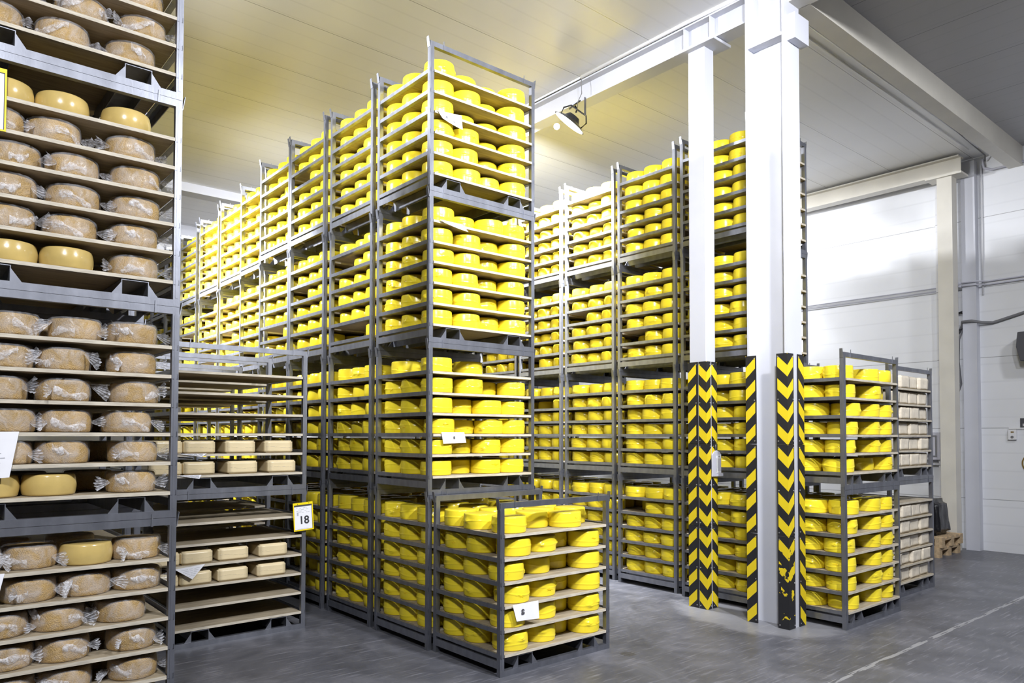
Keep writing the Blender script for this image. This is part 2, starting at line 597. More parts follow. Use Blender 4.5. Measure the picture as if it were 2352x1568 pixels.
for l in range(3):
    guard(2.903, 0.273, 0, l, 'of three on slim column front edge', GF, 'guards on the slim column')
    guard(2.903, 0.477, -math.pi / 2, l, 'of three on slim column left edge', GL, 'guards on the slim column')
    guard(3.067, 0.273, math.pi / 2, l, 'of three on slim column right edge', GR, 'guards on the slim column')
    guard(2.813, -0.652, 0, l, 'of three on large column front edge', GMW if l == 0 else GM, 'guards on the large column')
    guard(2.813, -0.248, -math.pi / 2, l, 'of three on large column left edge', GM, 'guards on the large column')
    g = guard(3.087, -0.652, math.pi / 2, l, 'of three on large column right edge', GM, 'guards on the large column')
    if l == 1:
        g['label'] = 'chevron corner guard on large column right edge, bent outwards at its foot'
        g.rotation_euler = (0, 0.0, math.pi / 2)

# ---------------------------------------------------------------- racks
WA, WB, H = 1.156, 0.853, 1.25
P = 0.038
SH = [0.155, 0.330, 0.500, 0.672, 0.842, 1.015]      # board top heights
BT = 0.020


def grp_mesh(name, f, mats, bevel=0.0):
    bm = bmesh.new()
    f(bm)
    return mesh(name, bm, mats, bevel)


def f_post(bm):
    bm_box(bm, 0, P, 0, P, 0, H - 0.002)
    bm_box(bm, -0.0015, 0.0, 0.012, 0.026, 0.05, H - 0.05)
    bm_box(bm, 0.012, 0.026, -0.0015, 0.0, 0.05, H - 0.05)


def f_rail(bm):
    bm_box(bm, P, WA - P, 0, P, 0, 0.042)


def f_side(bm):
    bm_box(bm, 0, 0.006, P, WB - P, 0, 0.055)
    bm_box(bm, 0.006, 0.03, P, WB - P, 0.049, 0.055)


def f_support(bm):
    bm_box(bm, 0, 0.004, 0.0, WB, 0, 0.032)
    bm_box(bm, 0.004, 0.035, 0.0, WB, 0, 0.004)


def f_board(bm):
    x0, x1, y0, y1 = 0.0, WA - 0.084, 0.0, WB + 0.006
    bm_box(bm, x0, x1, y0 + 0.004, y1 - 0.004, 0, BT, 0)
    bm_box(bm, x0, x1, y0, y0 + 0.004, 0.0, BT, 1)
    bm_box(bm, x0, x1, y1 - 0.004, y1, 0.0, BT, 1)


def f_fork(bm):
    w, h, t = 0.145, 0.086, 0.004
    y0, y1 = 0.004, WB - 0.004
    bm_box(bm, 0, w, y0, y1, h - t, h)
    bm_box(bm, 0, t, y0, y1, 0, h - t)
    bm_box(bm, w - t, w, y0, y1, 0, h - t)
    for y in (y0, y1 - 0.004):
        bm_prism(bm, [(-0.05, 0), (0, 0), (0, h * 0.8)], (y, y + 0.004), axis=1)
        bm_prism(bm, [(w, 0), (w + 0.05, 0), (w, h * 0.8)], (y, y + 0.004), axis=1)


def f_guide_a(bm):
    # flared locating plate that the next rack drops inside of
    k = len(bm.verts)
    bm_prism(bm, [(0.0, -0.05), (0.036, -0.05), (0.030, 0.034), (0.002, 0.034)], (-0.004, 0.0), axis=0)
    bm.verts.ensure_lookup_table()
    for v in bm.verts[k:]:
        if v.co.z > 0.0:
            v.co.x -= 0.014


def f_guide_b(bm):
    bm_prism(bm, [(0.128, -0.042), (0.140, -0.042), (0.136, 0.032), (0.131, 0.032)], (-0.005, -0.001), axis=1)


def f_guide(bm):
    f_guide_a(bm)
    f_guide_b(bm)


RK = {
    'post': grp_mesh('post', f_post, 'steel'),
    'rail': grp_mesh('rail', f_rail, 'steel', 0.0),
    'side': grp_mesh('side_rail', f_side, 'steel'),
    'support': grp_mesh('shelf_support', f_support, 'steel'),
    'board': grp_mesh('shelf_board', f_board, ['wood', 'wood_edge']),
    'fork': grp_mesh('fork_pocket', f_fork, 'steel'),
    'guide': grp_mesh('stacking_guide', f_guide_a, 'steel'),
    'prong': grp_mesh('guide_prong', f_guide_b, 'steel'),
}


def f_whole(bm):
    """everything of a far rack except its boards, as one frame"""
    def tr(f, dx, dy, dz, sx=1, sy=1):
        k = len(bm.verts)
        f(bm)
        bm.verts.ensure_lookup_table()
        for v in bm.verts[k:]:
            v.co = Vector((v.co.x * sx + dx, v.co.y * sy + dy, v.co.z + dz))
    for x in (0, 1):
        for y in (0, 1):
            tr(f_post, x * WA, y * WB, 0, 1 - 2 * x, 1 - 2 * y)
            tr(f_guide, x * WA, y * WB, H - 0.005, 1 - 2 * x, 1 - 2 * y)
        tr(f_side, x * WA, 0, 0.055, 1 - 2 * x, 1)
        for z in SH:
            tr(f_support, x * WA + (0.004 if not x else -0.004), 0, z - BT - 0.006, 1 - 2 * x, 1)
    for y in (0, 1):
        tr(f_rail, 0, y * WB, 0, 1, 1 - 2 * y)
        tr(f_rail, 0, y * WB, H - 0.044, 1, 1 - 2 * y)
    for x in (0.17, 0.84):
        tr(f_fork, x, 0, 0.042)


RK['whole'] = grp_mesh('rack_frame', f_whole, 'steel')


def make_rack(x, y, z, label, group, rng, full=True, rz=0.0, sh=None):
    root = thing('stacking_rack', label, 'rack', (x, y, z), rz, group)
    if full:
        for a in (0, 1):
            for b in (0, 1):
                o = obj('post', RK['post'], root, (a * WA, b * WB, 0))
                o.scale = (1 - 2 * a, 1 - 2 * b, 1)
                for gn, gk in (('stacking_guide', 'guide'), ('guide_prong', 'prong')):
                    o = obj(gn, RK[gk], root, (a * WA, b * WB, H - 0.005))
                    o.scale = (1 - 2 * a, 1 - 2 * b, 1)
            o = obj('side_rail', RK['side'], root, (a * WA, 0, 0.055))
            o.scale = (1 - 2 * a, 1, 1)
            o = obj('end_rail', RK['rail'], root, (0, a * WB, 0))
            o.scale = (1, 1 - 2 * a, 1)
            o = obj('top_rail', RK['rail'], root, (0, a * WB, H - 0.044))
            o.scale = (1, 1 - 2 * a, 1)
            for s in SH:
                o = obj('shelf_support', RK['support'], root, (a * WA + (0.004 if not a else -0.004), 0, s - BT - 0.006))
                o.scale = (1 - 2 * a, 1, 1)
        for fx in (0.17, 0.84):
            obj('fork_pocket', RK['fork'], root, (fx, 0, 0.042))
    else:
        obj('rack_frame', RK['whole'], root)
    for s in SH:
        obj('shelf_board', RK['board'], root, (0.042 + rng.uniform(-0.003, 0.003), -0.004 + rng.uniform(-0.008, 0.006), s - BT - 0.001))
    return root


# stack name: (x, y, levels, full detail)
ST = {
    'R0': (0.0, 0.0, 1, True),
    'T1': (-0.032, 0.886, 4, True), 'T2': (-0.027, 1.837, 4, True), 'T3': (-0.048, 2.769, 4, True),
    'T4': (-0.038, 3.655, 4, True), 'T5': (0.088, 4.644, 4, False), 'T6': (0.127, 5.539, 4, False),
    'T7': (0.160, 6.553, 4, False), 'T8': (0.198, 7.665, 4, False), 'T9': (0.230, 8.62, 4, False),
    'T10': (0.26, 9.6, 4, False), 'T11': (0.29, 10.6, 4, False),
    'S1': (3.223, -0.031, 4, True), 'S2': (3.273, 0.927, 4, True), 'S3': (3.315, 1.875, 4, True),
    'S4': (3.357, 2.839, 4, True), 'S5': (3.40, 3.80, 4, False), 'S6': (3.44, 4.76, 4, False), 'S7': (3.48, 5.75, 4, False),
    'U1': (3.188, -0.992, 2, True), 'U2': (4.744, -0.739, 2, True),
    'L1': (-3.22, 0.516, 4, True), 'L0': (-3.24, 1.50, 4, False),
    'L2': (-1.632, 2.20, 2, True), 'L3': (-1.515, 3.33, 2, True), 'L4': (-1.47, 4.50, 2, True),
}
ON = ['zeroth', 'first', 'second', 'third', 'fourth', 'fifth', 'sixth', 'seventh', 'eighth', 'ninth', 'tenth', 'eleventh']


def stack_name(s):
    if s == 'R0':
        return 'low front rack'
    n = int(s[1:])
    if s[0] == 'T':
        return ('front' if n == 1 else ON[n]) + ' centre stack'
    if s[0] == 'S':
        return ON[n] + ' stack behind columns'
    return {'U1': 'stack beside column', 'U2': 'pale block stack', 'L1': 'tall left stack', 'L0': 'rear left stack',
            'L2': 'numbered low stack', 'L3': 'second low stack', 'L4': 'third low stack'}[s]


def lvl_name(s, l):
    n = ST[s][2]
    if n == 1:
        return ''
    if n == 2:
        return ('lower', 'upper')[l]
    return ('bottom', 'second', 'third', 'top')[l]


CONTENT = {'R': 'with yellow cheese wheels', 'T': 'of yellow cheese wheels', 'S': 'of yellow cheese wheels', 'U1': 'of yellow cheese wheels', 'U2': 'of pale wrapped blocks',
           'L1': 'of tan wrapped cheese', 'L0': 'with dark empty boards', 'L2': 'of cream blocks', 'L3': 'with empty boards', 'L4': 'with empty boards'}
for s, (sx, sy, n, full) in ST.items():
    for l in range(n):
        c = CONTENT.get(s, CONTENT.get(s[0], ''))
        if s == 'R0':
            lab = 'single low grey steel rack of yellow cheese wheels standing in front'
        else:
            ln = {'bottom': 'bottom', 'second': 'second up', 'third': 'third up', 'top': 'top'}.get(lvl_name(s, l), lvl_name(s, l))
            lab = 'grey steel rack %s, %s in the %s' % (c, ln, stack_name(s))
        gname = {'T': 'racks of the centre row', 'S': 'racks behind the columns', 'U': 'racks beside the large column', 'L': 'racks on the left'}.get(s[0])
        make_rack(sx, sy, l * H, lab, gname, random.Random(s + str(l)), full)

# ---------------------------------------------------------------- cheese wheel meshes


def wheel_mesh(name, seed, seg, prof_n, R=0.131, h=0.121, mat='wax', folds=True, bulge=0.003):
    rnd = random.Random(seed)
    prof = []
    e = 0.007 if mat == 'wax' else 0.013
    prof.append((0.0, 0.0))
    prof.append((R - e, 0.0))
    for k in range(1, 4 if prof_n > 6 else 2):
        a = k / (3 if prof_n > 6 else 1) * math.pi / 2
        prof.append((R - e + e * math.sin(a), e - e * math.cos(a)))
    for k in range(1, prof_n):
        t = k / prof_n
        prof.append((R + bulge * math.sin(t * math.pi), e + (h - 2 * e) * t))
    for k in range(0, 4 if prof_n > 6 else 2):
        a = k / (3 if prof_n > 6 else 1) * math.pi / 2
        prof.append((R - e + e * math.cos(a), h - e + e * math.sin(a)))
    if prof_n > 6:
        prof.append((R * 0.5, h + 0.002))
    prof.append((0.0, h + 0.001))
    ph = rnd.uniform(0, 6.28)
    fz = rnd.uniform(0.32, 0.55) * h
    fa = rnd.uniform(0.003, 0.012)
    knots = [(rnd.uniform(0, 6.28), rnd.uniform(0.35, 0.65) * h) for _ in range(2)]
    bm = bmesh.new()
    rings = []
    for (r, z) in prof:
        if r == 0.0:
            rings.append([bm.verts.new((0, 0, z))])
            continue
        row = []
        for k in range(seg):
            a = 2 * math.pi * k / seg
            rr = r
            if folds and r > R * 0.7:
                rr += 0.0016 * noise.noise(Vector((math.cos(a) * 2 + seed, math.sin(a) * 2, z * 9)))
                zf = fz + fa * math.sin(a * 2 + ph)
                rr += 0.0030 * math.exp(-((z - zf) / 0.004) ** 2)
                for ka, kz in knots:
                    da = (a - ka + math.pi) % (2 * math.pi) - math.pi
                    d2 = (da * R / 0.022) ** 2 + ((z - kz) / 0.018) ** 2
                    if d2 < 6:
                        s = abs(math.sin(math.atan2(z - kz, da * R) * 2.5 + seed))
                        rr += 0.012 * math.exp(-d2) * (0.3 + s)
            row.append(bm.verts.new((rr * math.cos(a), rr * math.sin(a), z)))
        rings.append(row)
    for a, b in zip(rings, rings[1:]):
        for k in range(seg):
            k2 = (k + 1) % seg
            if len(a) == 1:
                f = bm.faces.new((a[0], b[k2], b[k]))
            elif len(b) == 1:
                f = bm.faces.new((a[k], a[k2], b[0]))
            else:
                f = bm.faces.new((a[k], a[k2], b[k2], b[k]))
            f.smooth = True
    return mesh(name, bm, mat)


WHEEL = [wheel_mesh('cheese_wheel', i * 7 + 1, 72, 22) for i in range(8)]
LOW = [wheel_mesh('cheese_wheel_far', i * 5 + 2, 28, 3) for i in range(4)]


def fold_mesh(seed):
    """crumpled wax pinch standing off the side of a wheel"""
    rnd = random.Random(seed)
    bm = bmesh.new()
    n = 7
    c = bm.verts.new((0.006, 0, 0))
    ring = []
    for k in range(n * 2):
        a = k * math.pi / n
        r = (rnd.uniform(0.020, 0.038) if k % 2 == 0 else rnd.uniform(0.006, 0.012))
        ring.append(bm.verts.new((rnd.uniform(-0.002, 0.004) if k % 2 == 0 else 0.004, r * math.cos(a) * 1.2, r * math.sin(a) * 0.7)))
    for k in range(len(ring)):
        bm.faces.new((c, ring[k], ring[(k + 1) % len(ring)]))
    # two longer creases
    for s in (-1, 1):
        L = rnd.uniform(0.03, 0.06)
        z = rnd.uniform(-0.01, 0.01)
        a = [bm.verts.new((0.001 - (L * t) ** 2 * 3.2, s * L * t, z * t + dz)) for t in (0.1, 0.5, 1.0) for dz in (-0.002, 0.002)]
        b = [bm.verts.new((v.co.x + 0.0035, v.co.y, v.co.z * 0.98)) for v in a[::2]]
        for i in range(2):
            bm.faces.new((a[2 * i], a[2 * i + 2], b[i + 1], b[i]))
            bm.faces.new((a[2 * i + 1], b[i], b[i + 1], a[2 * i + 3]))
    return mesh('wax_fold', bm, 'wax_fold')


FOLD = [fold_mesh(i) for i in range(5)]

# ---------------------------------------------------------------- layout of yellow wheels
R0W = 0.131


def solve_x(u, y, z):
    lo, hi = -6.0, 9.0
    for _ in range(40):
        m = (lo + hi) / 2
        if proj(m, y, z)[0] < u:
            lo = m
        else:
            hi = m
    return lo


def solve_y(u, x, z):
    lo, hi = -3.0, 14.0
    for _ in range(40):
        m = (lo + hi) / 2
        if proj(x, m, z)[0] > u:
            lo = m
        else:
            hi = m
    return lo


def px(off, sc, vals):
    return [(off + v[0] / sc, v[1]) if isinstance(v, tuple) else (off + v / sc, 0) for v in vals]


# image columns of the wheels seen on the end face (with how far they sit back, m) and on the aisle side
MEAS = {}
for k, (e, sd) in enumerate([
    ([708, (940, .05), (1052, .18), 1278], [295, 460]),
    ([688, (945, .06), (1055, .18), 1282], [285, 455]),
    ([720, (940, .05), (1065, .17), 1290], [300, 470]),
    ([678, (890, .08), (1050, .15), 1278], [300, 460]),
    ([735, (945, .05), (1085, .15), 1306], [335, 505]),
    ([700, (890, .12), 1112, (1225, .15)], [310, 470]),
]):
    MEAS['R0', 0, k] = (px(960, 3.35, e), px(960, 3.35, sd))
for k, (e, sd) in enumerate([
    ([368, 498, (600, .06), 712], [180, 252]), ([352, 487, (585, .12), 706], [155, 233]), ([362, 492, (580, .13), 709], [162, 240]),
    ([370, (478, .12), (580, .12), 710], [168, 245]), ([375, 500, (575, .12), 702], [188, 262]), ([380, (480, .1), (575, .15), 715], [192, 270]),
]):
    MEAS['T1', 3, k] = (px(820, 2.011, e), px(820, 2.011, sd))
for k, (e, sd) in enumerate([
    ([355, 495, (597, .07), 712], [165, 245]), ([365, 498, (588, .09), 698], [172, 247]), ([362, 488, (580, .09), 703], [172, 248]),
    ([375, 497, (590, .09), 706], [185, 262]), ([365, 500, (595, .09), 712], [177, 253]), ([375, (500, .07), 610, 725], [190, 265]),
]):
    MEAS['T1', 2, k] = (px(820, 2.011, e), px(820, 2.011, sd))
for k, (e, sd) in enumerate([
    ([370, (475, .12), 588, 712], [160, 245]), ([345, (465, .12), 600, 723], [160, 228]), ([385, (495, .1), 598, 722], [172, 265]),
    ([362, (480, .1), 592, 715], [147, 235]), ([375, 520, (620, .12), 722], [160, 253]), ([365, (520, .15)], [232]),
]):
    MEAS['T1', 1, k] = (px(820, 2.042, e), px(820, 2.042, sd))
for k, sd in enumerate([[160, 258], [163, 240], [152, 240], [153, 245], [150, 243], [163, 240]]):
    MEAS['T1', 0, k] = (None, px(820, 2.042, sd))
for k, (e, sd) in enumerate([
    ([808, (940, .05), 1035], [672]), ([820, 962, 1040], [690]), ([830, 965, 1043], [697]), ([845, 967, 1043], [705]), ([820, 965, (1035, .05)], [693]), ([800, 960, 1037], [690]),
]):
    MEAS['U1', 1, k] = (px(1540, 2.118, e), px(1540, 2.118, sd))
for k, (e, sd) in enumerate([
    ([840, 965, 1045], [692]), ([825, 955, 1015], [697]), ([820, 960, 1015], [695]), ([805, 970, 1048], [685]), ([830, 960, 1035], [700]), ([835, 965, 1038], [710]),
]):
    MEAS['U1', 0, k] = (px(1540, 2.118, e), px(1540, 2.118, sd))


def relax(pts, fixed, rad, x0, x1, y0, y1, it=60):
    pts = [list(p) for p in pts]
    for _ in range(it):
        for i in range(len(pts)):
            for j in range(i):
                dx, dy = pts[i][0] - pts[j][0], pts[i][1] - pts[j][1]
                d = math.hypot(dx, dy) or 1e-6
                m = 2 * rad + 0.005
                if d < m:
                    w = (m - d) / d
                    wi, wj = (0.5, 0.5)
                    if i in fixed and j not in fixed:
                        wi, wj = 0.12, 0.88
                    elif j in fixed and i not in fixed:
                        wi, wj = 0.88, 0.12
                    pts[i][0] += dx * w * wi
                    pts[i][1] += dy * w * wi
                    pts[j][0] -= dx * w * wj
                    pts[j][1] -= dy * w * wj
        for p in pts:
            p[0] = min(max(p[0], x0), x1)
            p[1] = min(max(p[1], y0), y1)
    return pts


WH = []      # (stack, level, shelf, i, j, x, y, z, rot, variant)
for s, (sx, sy, nl, full) in ST.items():
    if s[0] not in 'RTS' and s != 'U1':
        continue
    for l in range(nl):
        for k in range(6):
            rnd = random.Random('%s_%d_%d' % (s, l, k))
            z = l * H + SH[k]
            bx0, bx1, by0, by1 = 0.040 + R0W, WA - 0.040 - R0W, R0W + 0.002, WB - R0W - 0.002
            pts, ids, fixed = [], [], set()
            e, sd = MEAS.get((s, l, k), (None, None))
            cols = []
            if e is not None:
                for i, (u, rec) in enumerate(e):
                    y = sy + by0 + 0.008 + rec
                    x = solve_x(u, y, z + 0.05) - sx
                    cols.append((x, by0 + 0.008 + rec))
                if s == 'U1':
                    while len(cols) < 4 and False:
                        pass
            elif k == 5 and s == 'T1' and l == 1:
                pass
            else:
                n = 4 if rnd.random() < 0.8 else 3
                for i in range(n):
                    x = bx0 + (bx1 - bx0) * (i + 0.0) / max(1, n - 1)
                    cols.append((x + rnd.uniform(-0.01, 0.01), by0 + 0.005 + (rnd.uniform(0.05, 0.12) if rnd.random() < 0.35 else rnd.uniform(0, 0.02))))
            for i, c in enumerate(cols):
                pts.append(c)
                ids.append((i, 0))
                if e is not None:
                    fixed.add(len(pts) - 1)
            side = []
            if sd is not None:
                for jj, (u, rec) in enumerate(sorted(sd, key=lambda q: -q[0])):
                    x = sx + bx0
                    side.append((bx0, solve_y(u, x, z + 0.05) - sy))
            else:
                if rnd.random() < 0.97:
                    side.append((bx0 + rnd.uniform(0, 0.05), by0 + 0.29 + rnd.uniform(-0.02, 0.02)))
                    if rnd.random() < 0.93:
                        side.append((bx0 + rnd.uniform(0, 0.05), by1 - rnd.uniform(0, 0.035)))
            for jj, c in enumerate(side):
                pts.append(c)
                ids.append((0, jj + 1))
                if sd is not None:
                    fixed.add(len(pts) - 1)
            for i, c in enumerate(cols[1:], 1):
                deep = c[1] > by0 + 0.05
                if deep:
                    pts.append((c[0], by1 - 0.05))
                    ids.append((i, 1))
                else:
                    pts.append((c[0], by0 + 0.30))
                    ids.append((i, 1))
                    if (s, l, k) != ('T1', 1, 5) and by1 - (by0 + 0.30) > 0.25:
                        pts.append((c[0], by1))
                        ids.append((i, 2))
            pts = relax(pts, fixed, R0W, bx0, bx1, by0, by1)
            # drop wheels that still clash
            keep = []
            order = sorted(range(len(pts)), key=lambda q: (q not in fixed, q))
            for q in order:
                if all(math.hypot(pts[q][0] - pts[w][0], pts[q][1] - pts[w][1]) > 2 * R0W - 0.006 for w in keep):
                    keep.append(q)
            for q in sorted(keep):
                WH.append((s, l, k, ids[q][0], ids[q][1], sx + pts[q][0], sy + pts[q][1], z, rnd.uniform(0, 6.28), rnd.randrange(8)))

TOP = [0,1,3,4,5,10,11,13,14,15,20,21,22,23,24,25,30,31,32,33,34,35,40,41,42,43,44,45,50,51,52,53,54,55,60,64,65,72,76,77,81,85,86,90,94,95,100,103,104,109,112,113,117,118,119,120,121,122,128,129,130,131,132,133,139,140,141,142,143,144,150,151,152,153,154,155,161,162,163,164,165,166,172,173,174,176,177,178,179,180,181,187,188,189,190,191,192,198,199,200,201,202,203,209,210,211,212,213,214,220,221,222,223,224,225,231,232,233,234,235,236,242,243,244,245,246,253,254,256,264,265,267,268,275,278,285,286,288,296,299,309,310,320,331,332,342,343,354,355,360,364,365,375,376,385,386,391,396,405,406,416,419,423,424,606,627,2784,2788,2794,2798,2804,2808,2815,2818,2823,2827,2833,2837,2848,2856,2860,2868,2872,2882,2887,2895,2903,2907,2915,2919,2926,2930,2942,2954,2964,2972,3010,3022,3032,3036,3037,3044,3047,3048,3052,3056,3057,3063,3067,3068,3073,3077,3082,3086,3087,3093,3097,3098,3109,3110,3120,3121,3127,3130,3131,3135,3139,3140,3146,3150,3151,3159,3160,3168,3179,3180,3191,3192,3201,3202,3212,3220,3229,3243,3320,3340,3341,3350,3351,3362,3373,3374,3413,3605,4518,4519,4520,4521,4526,4527,4528,4529,4534,4535,4536,4537,4542,4543,4544,4545,4550,4551,4552,4553,4558,4559,4560,4561,4566,4567,4568,4569,4573,4574,4575,4576,4581,4582,4583,4584,4589,4590,4591,4592,4597,4598,4600,4604,4605,4607]  #TOPLIST
if TOP is None:
    cv = Vector(CAM_POS)

    def key(w):
        edge = 0 if (w[4] == 0 and w[0] in ('R0', 'T1', 'U1')) or w[3] == 0 else 3.0
        return (Vector((w[5], w[6], w[7])) - cv).length + edge
    TOPSET = set(sorted(range(len(WH)), key=lambda i: key(WH[i]))[:300])
else:
    TOPSET = set(TOP)


def pos_name(i, j):
    if i == 0 and j == 0:
        return 'at near corner'
    if j == 0:
        return ON[i + 1] + ' along end'
    if i == 0:
        return ON[j + 1] + ' along side'
    return 'row %s, %s in' % (('one', 'two', 'three')[j], ON[i + 1])


vs_all, fs_all, off = [], [], 0
LOWD = []
for me in LOW:
    me.calc_loop_triangles()
    v = np.empty(len(me.vertices) * 3)
    me.vertices.foreach_get('co', v)
    LOWD.append((v.reshape(-1, 3), [tuple(p.vertices) for p in me.polygons]))
for idx, (s, l, k, i, j, x, y, z, rot, var) in enumerate(WH):
    if idx in TOPSET:
        ln = lvl_name(s, l)
        lab = 'yellow cheese wheel %s, %s board up, %s%s' % (pos_name(i, j), ON[k + 1], (ln + ' rack, ') if ln else '', stack_name(s))
        o = thing('yellow_cheese', lab, 'cheese wheel', (x, y, z), rot, 'yellow waxed cheese wheels', WHEEL[var])
        rnd = random.Random(idx)
        sc = rnd.uniform(0.97, 1.02)
        o.scale = (sc, sc, rnd.uniform(0.96, 1.05))
        # wax pinch turned towards the open side
        if rnd.random() < 0.8:
            a = (-math.pi / 2 + rnd.uniform(-0.9, 0.9)) if j == 0 and i > 0 else (-math.pi * 0.78 + rnd.uniform(-0.9, 0.9))
            a -= rot
            zz = rnd.uniform(0.045, 0.08)
            rr = 0.1325
            f = obj('wax_fold', FOLD[rnd.randrange(5)], o, (rr * math.cos(a), rr * math.sin(a), zz), a)
            sg = rnd.uniform(0.5, 0.9)
            f.scale = (sg, sg, sg)
    else:
        V, F = LOWD[var % 4]
        c, sn = math.cos(rot), math.sin(rot)
        W2 = np.stack([V[:, 0] * c - V[:, 1] * sn + x, V[:, 0] * sn + V[:, 1] * c + y, V[:, 2] + z], -1)
        vs_all.append(W2)
        fs_all.extend([tuple(q + off for q in f) for f in F])
        off += len(V)
me = bpy.data.meshes.new('cheese_wheels_far')
me.from_pydata(np.concatenate(vs_all).tolist(), [], fs_all)
me.materials.append(MAT['wax'])
me.polygons.foreach_set('use_smooth', [True] * len(me.polygons))
o = bpy.data.objects.new('yellow_cheeses', me)
COL.objects.link(o)
o['kind'] = 'stuff'
o['label'] = 'hundreds of further yellow cheese wheels filling the rows behind the nearest racks'
o['category'] = 'cheese wheels'
o['group'] = 'yellow waxed cheese wheels'

# ---------------------------------------------------------------- tan wheels in plastic, tall left stack
TAN = [wheel_mesh('tan_wheel', 40 + i, 64, 10, R=0.128, h=0.116, mat='rind', folds=False, bulge=0.004) for i in range(3)]
TAN_S = wheel_mesh('smooth_tan_wheel', 49, 64, 10, R=0.128, h=0.116, mat='rind_smooth', folds=False, bulge=0.006)


def wrap_mesh(seed):
    rnd = random.Random(seed)
    bm = bmesh.new()
    seg, R, h = 56, 0.132, 0.12
    prof = [(R * 0.97, 0.002), (R + 0.003, 0.010), (R + 0.006, 0.04), (R + 0.006, 0.075), (R + 0.003, 0.112), (R * 0.96, 0.1235), (R * 0.5, 0.1225), (0, 0.122)]
    rings = []
    for r, z in prof:
        if r == 0:
            rings.append([bm.verts.new((0, 0, z))])
            continue
        rings.append([])
        for k in range(seg):
            a = 2 * math.pi * k / seg
            n_ = noise.noise(Vector((math.cos(a) * 3 + seed * 3.1, math.sin(a) * 3, z * 30)))
            n2 = noise.noise(Vector((math.cos(a) * 9 + seed, math.sin(a) * 9, z * 60)))
            rr = r + (0.004 * n_ + 0.0035 * n2 if z < 0.12 else 0.0)
            rings[-1].append(bm.verts.new((rr * math.cos(a), rr * math.sin(a), z + (0.002 * n2 if z > 0.1 else 0))))
    for a, b in zip(rings, rings[1:]):
        for k in range(seg):
            k2 = (k + 1) % seg
            f = bm.faces.new((a[k], a[k2], b[0]) if len(b) == 1 else (a[k], a[k2], b[k2], b[k]))
            f.smooth = True
    return mesh('plastic_wrap', bm, 'film')


def gather_mesh(seed):
    """twisted band of gathered film across the front, on the wheel's -Y side"""
    rnd = random.Random(seed)
    bm = bmesh.new()
    n = 26
    z0 = rnd.uniform(0.03, 0.07)
    a0 = -math.pi / 2 - rnd.uniform(0.0, 1.0)
    a1 = a0 + rnd.uniform(0.5, 1.5)
    slope = rnd.uniform(-0.03, 0.03)
    rows = []
    for k in range(n):
        t = k / (n - 1)
        a = a0 + (a1 - a0) * t
        w = 0.007 + 0.013 * abs(math.sin(t * 5 + seed)) + 0.005 * rnd.random()
        zc = z0 + slope * (t - 0.5) * 2 + 0.010 * math.sin(t * 6 + seed * 1.7)
        row = []
        for m in range(5):
            q = m / 4 - 0.5
            r = 0.1410 + 0.006 * math.cos(q * math.pi) + rnd.uniform(-0.0025, 0.0025)
            row.append(bm.verts.new((r * math.cos(a), r * math.sin(a), max(0.004, zc + q * 2 * w))))
        rows.append(row)
    for a, b in zip(rows, rows[1:]):
        for m in range(4):
            bm.faces.new((a[m], b[m], b[m + 1], a[m + 1])).smooth = rnd.random() < 0.5
    return mesh('gathered_film', bm, 'film_white')


def ear_mesh(seed):
    """pleated loose end of the film: fan opening outwards along +X from the wheel side"""
    rnd = random.Random(seed)
    bm = bmesh.new()
    nu, nv = 7, 11
    L = rnd.uniform(0.06, 0.105)
    W = rnd.uniform(0.05, 0.095)
    tilt = rnd.uniform(-0.5, 0.35)
    rows = []
    for i in range(nu):
        t = i / (nu - 1)
        row = []
        for j in range(nv):
            q = j / (nv - 1) - 0.5
            w = 0.008 + W * t ** 0.8 * (0.8 + 0.3 * rnd.random())
            zz = q * w + tilt * L * t
            yy = 0.010 * (1 if j % 2 else -1) * (0.3 + t) * rnd.uniform(0.4, 1.0)
            row.append(bm.verts.new((L * t * (1 - 0.35 * abs(q)) + rnd.uniform(-0.003, 0.003), yy, zz)))
        rows.append(row)
    lo = min(v.co.z for r in rows for v in r)
    for a, b in zip(rows, rows[1:]):
        for m in range(nv - 1):
            bm.faces.new((a[m], b[m], b[m + 1], a[m + 1]))
    return mesh('film_end', bm, 'film_white'), lo


WRAP = [wrap_mesh(i) for i in range(5)]
GATH = [gather_mesh(i) for i in range(9)]
EAR = [ear_mesh(i) for i in range(10)]

LTAN = {
    (3, 2): [(182, 0), (318, 0)], (3, 1): [(5, 0), (185, 1), (325, 0)], (3, 0): [(-15, 0), (143, 0), (298, 0)],
    (3, 3): [(60, 0), (250, 0)],
    (2, 5): [(22, 3), (133, 2), (289, 3)], (2, 4): [(5, 0), (106, 0), (298, 0)], (2, 3): [(28, 0), (165, 0), (309, 0)],
    (2, 2): [(18, 0), (167, 0), (309, 0)], (2, 1): [(13, 0), (160, 0), (304, 0)], (2, 0): [(28, 2), (145, 3), (305, 0)],
    (1, 5): [(24, 0), (172, 0), (303, 0)], (1, 4): [(10, 0), (144, 0), (302, 0)], (1, 3): [(-5, 0), (144, 0), (308, 0)],
    (1, 2): [(20, 0), (143, 0), (290, 0)], (1, 1): [(8, 0), (140, 0), (304, 0)], (1, 0): [(-20, 3), (108, 3), (300, 0)],
    (0, 5): [(-22, 0), (84, 0), (216, 3), (325, 0)], (0, 4): [(72, 0), (203, 0), (320, 0)], (0, 3): [(0, 0), (127, 1), (275, 0)],
    (0, 2): [(12, 0), (141, 0), (300, 0)], (0, 1): [(20, 0), (140, 0), (304, 0)], (0, 0): [(30, 0), (150, 0), (300, 0)],
}
TPN = {0: 'leftmost', 1: 'middle', 2: 'rightmost'}
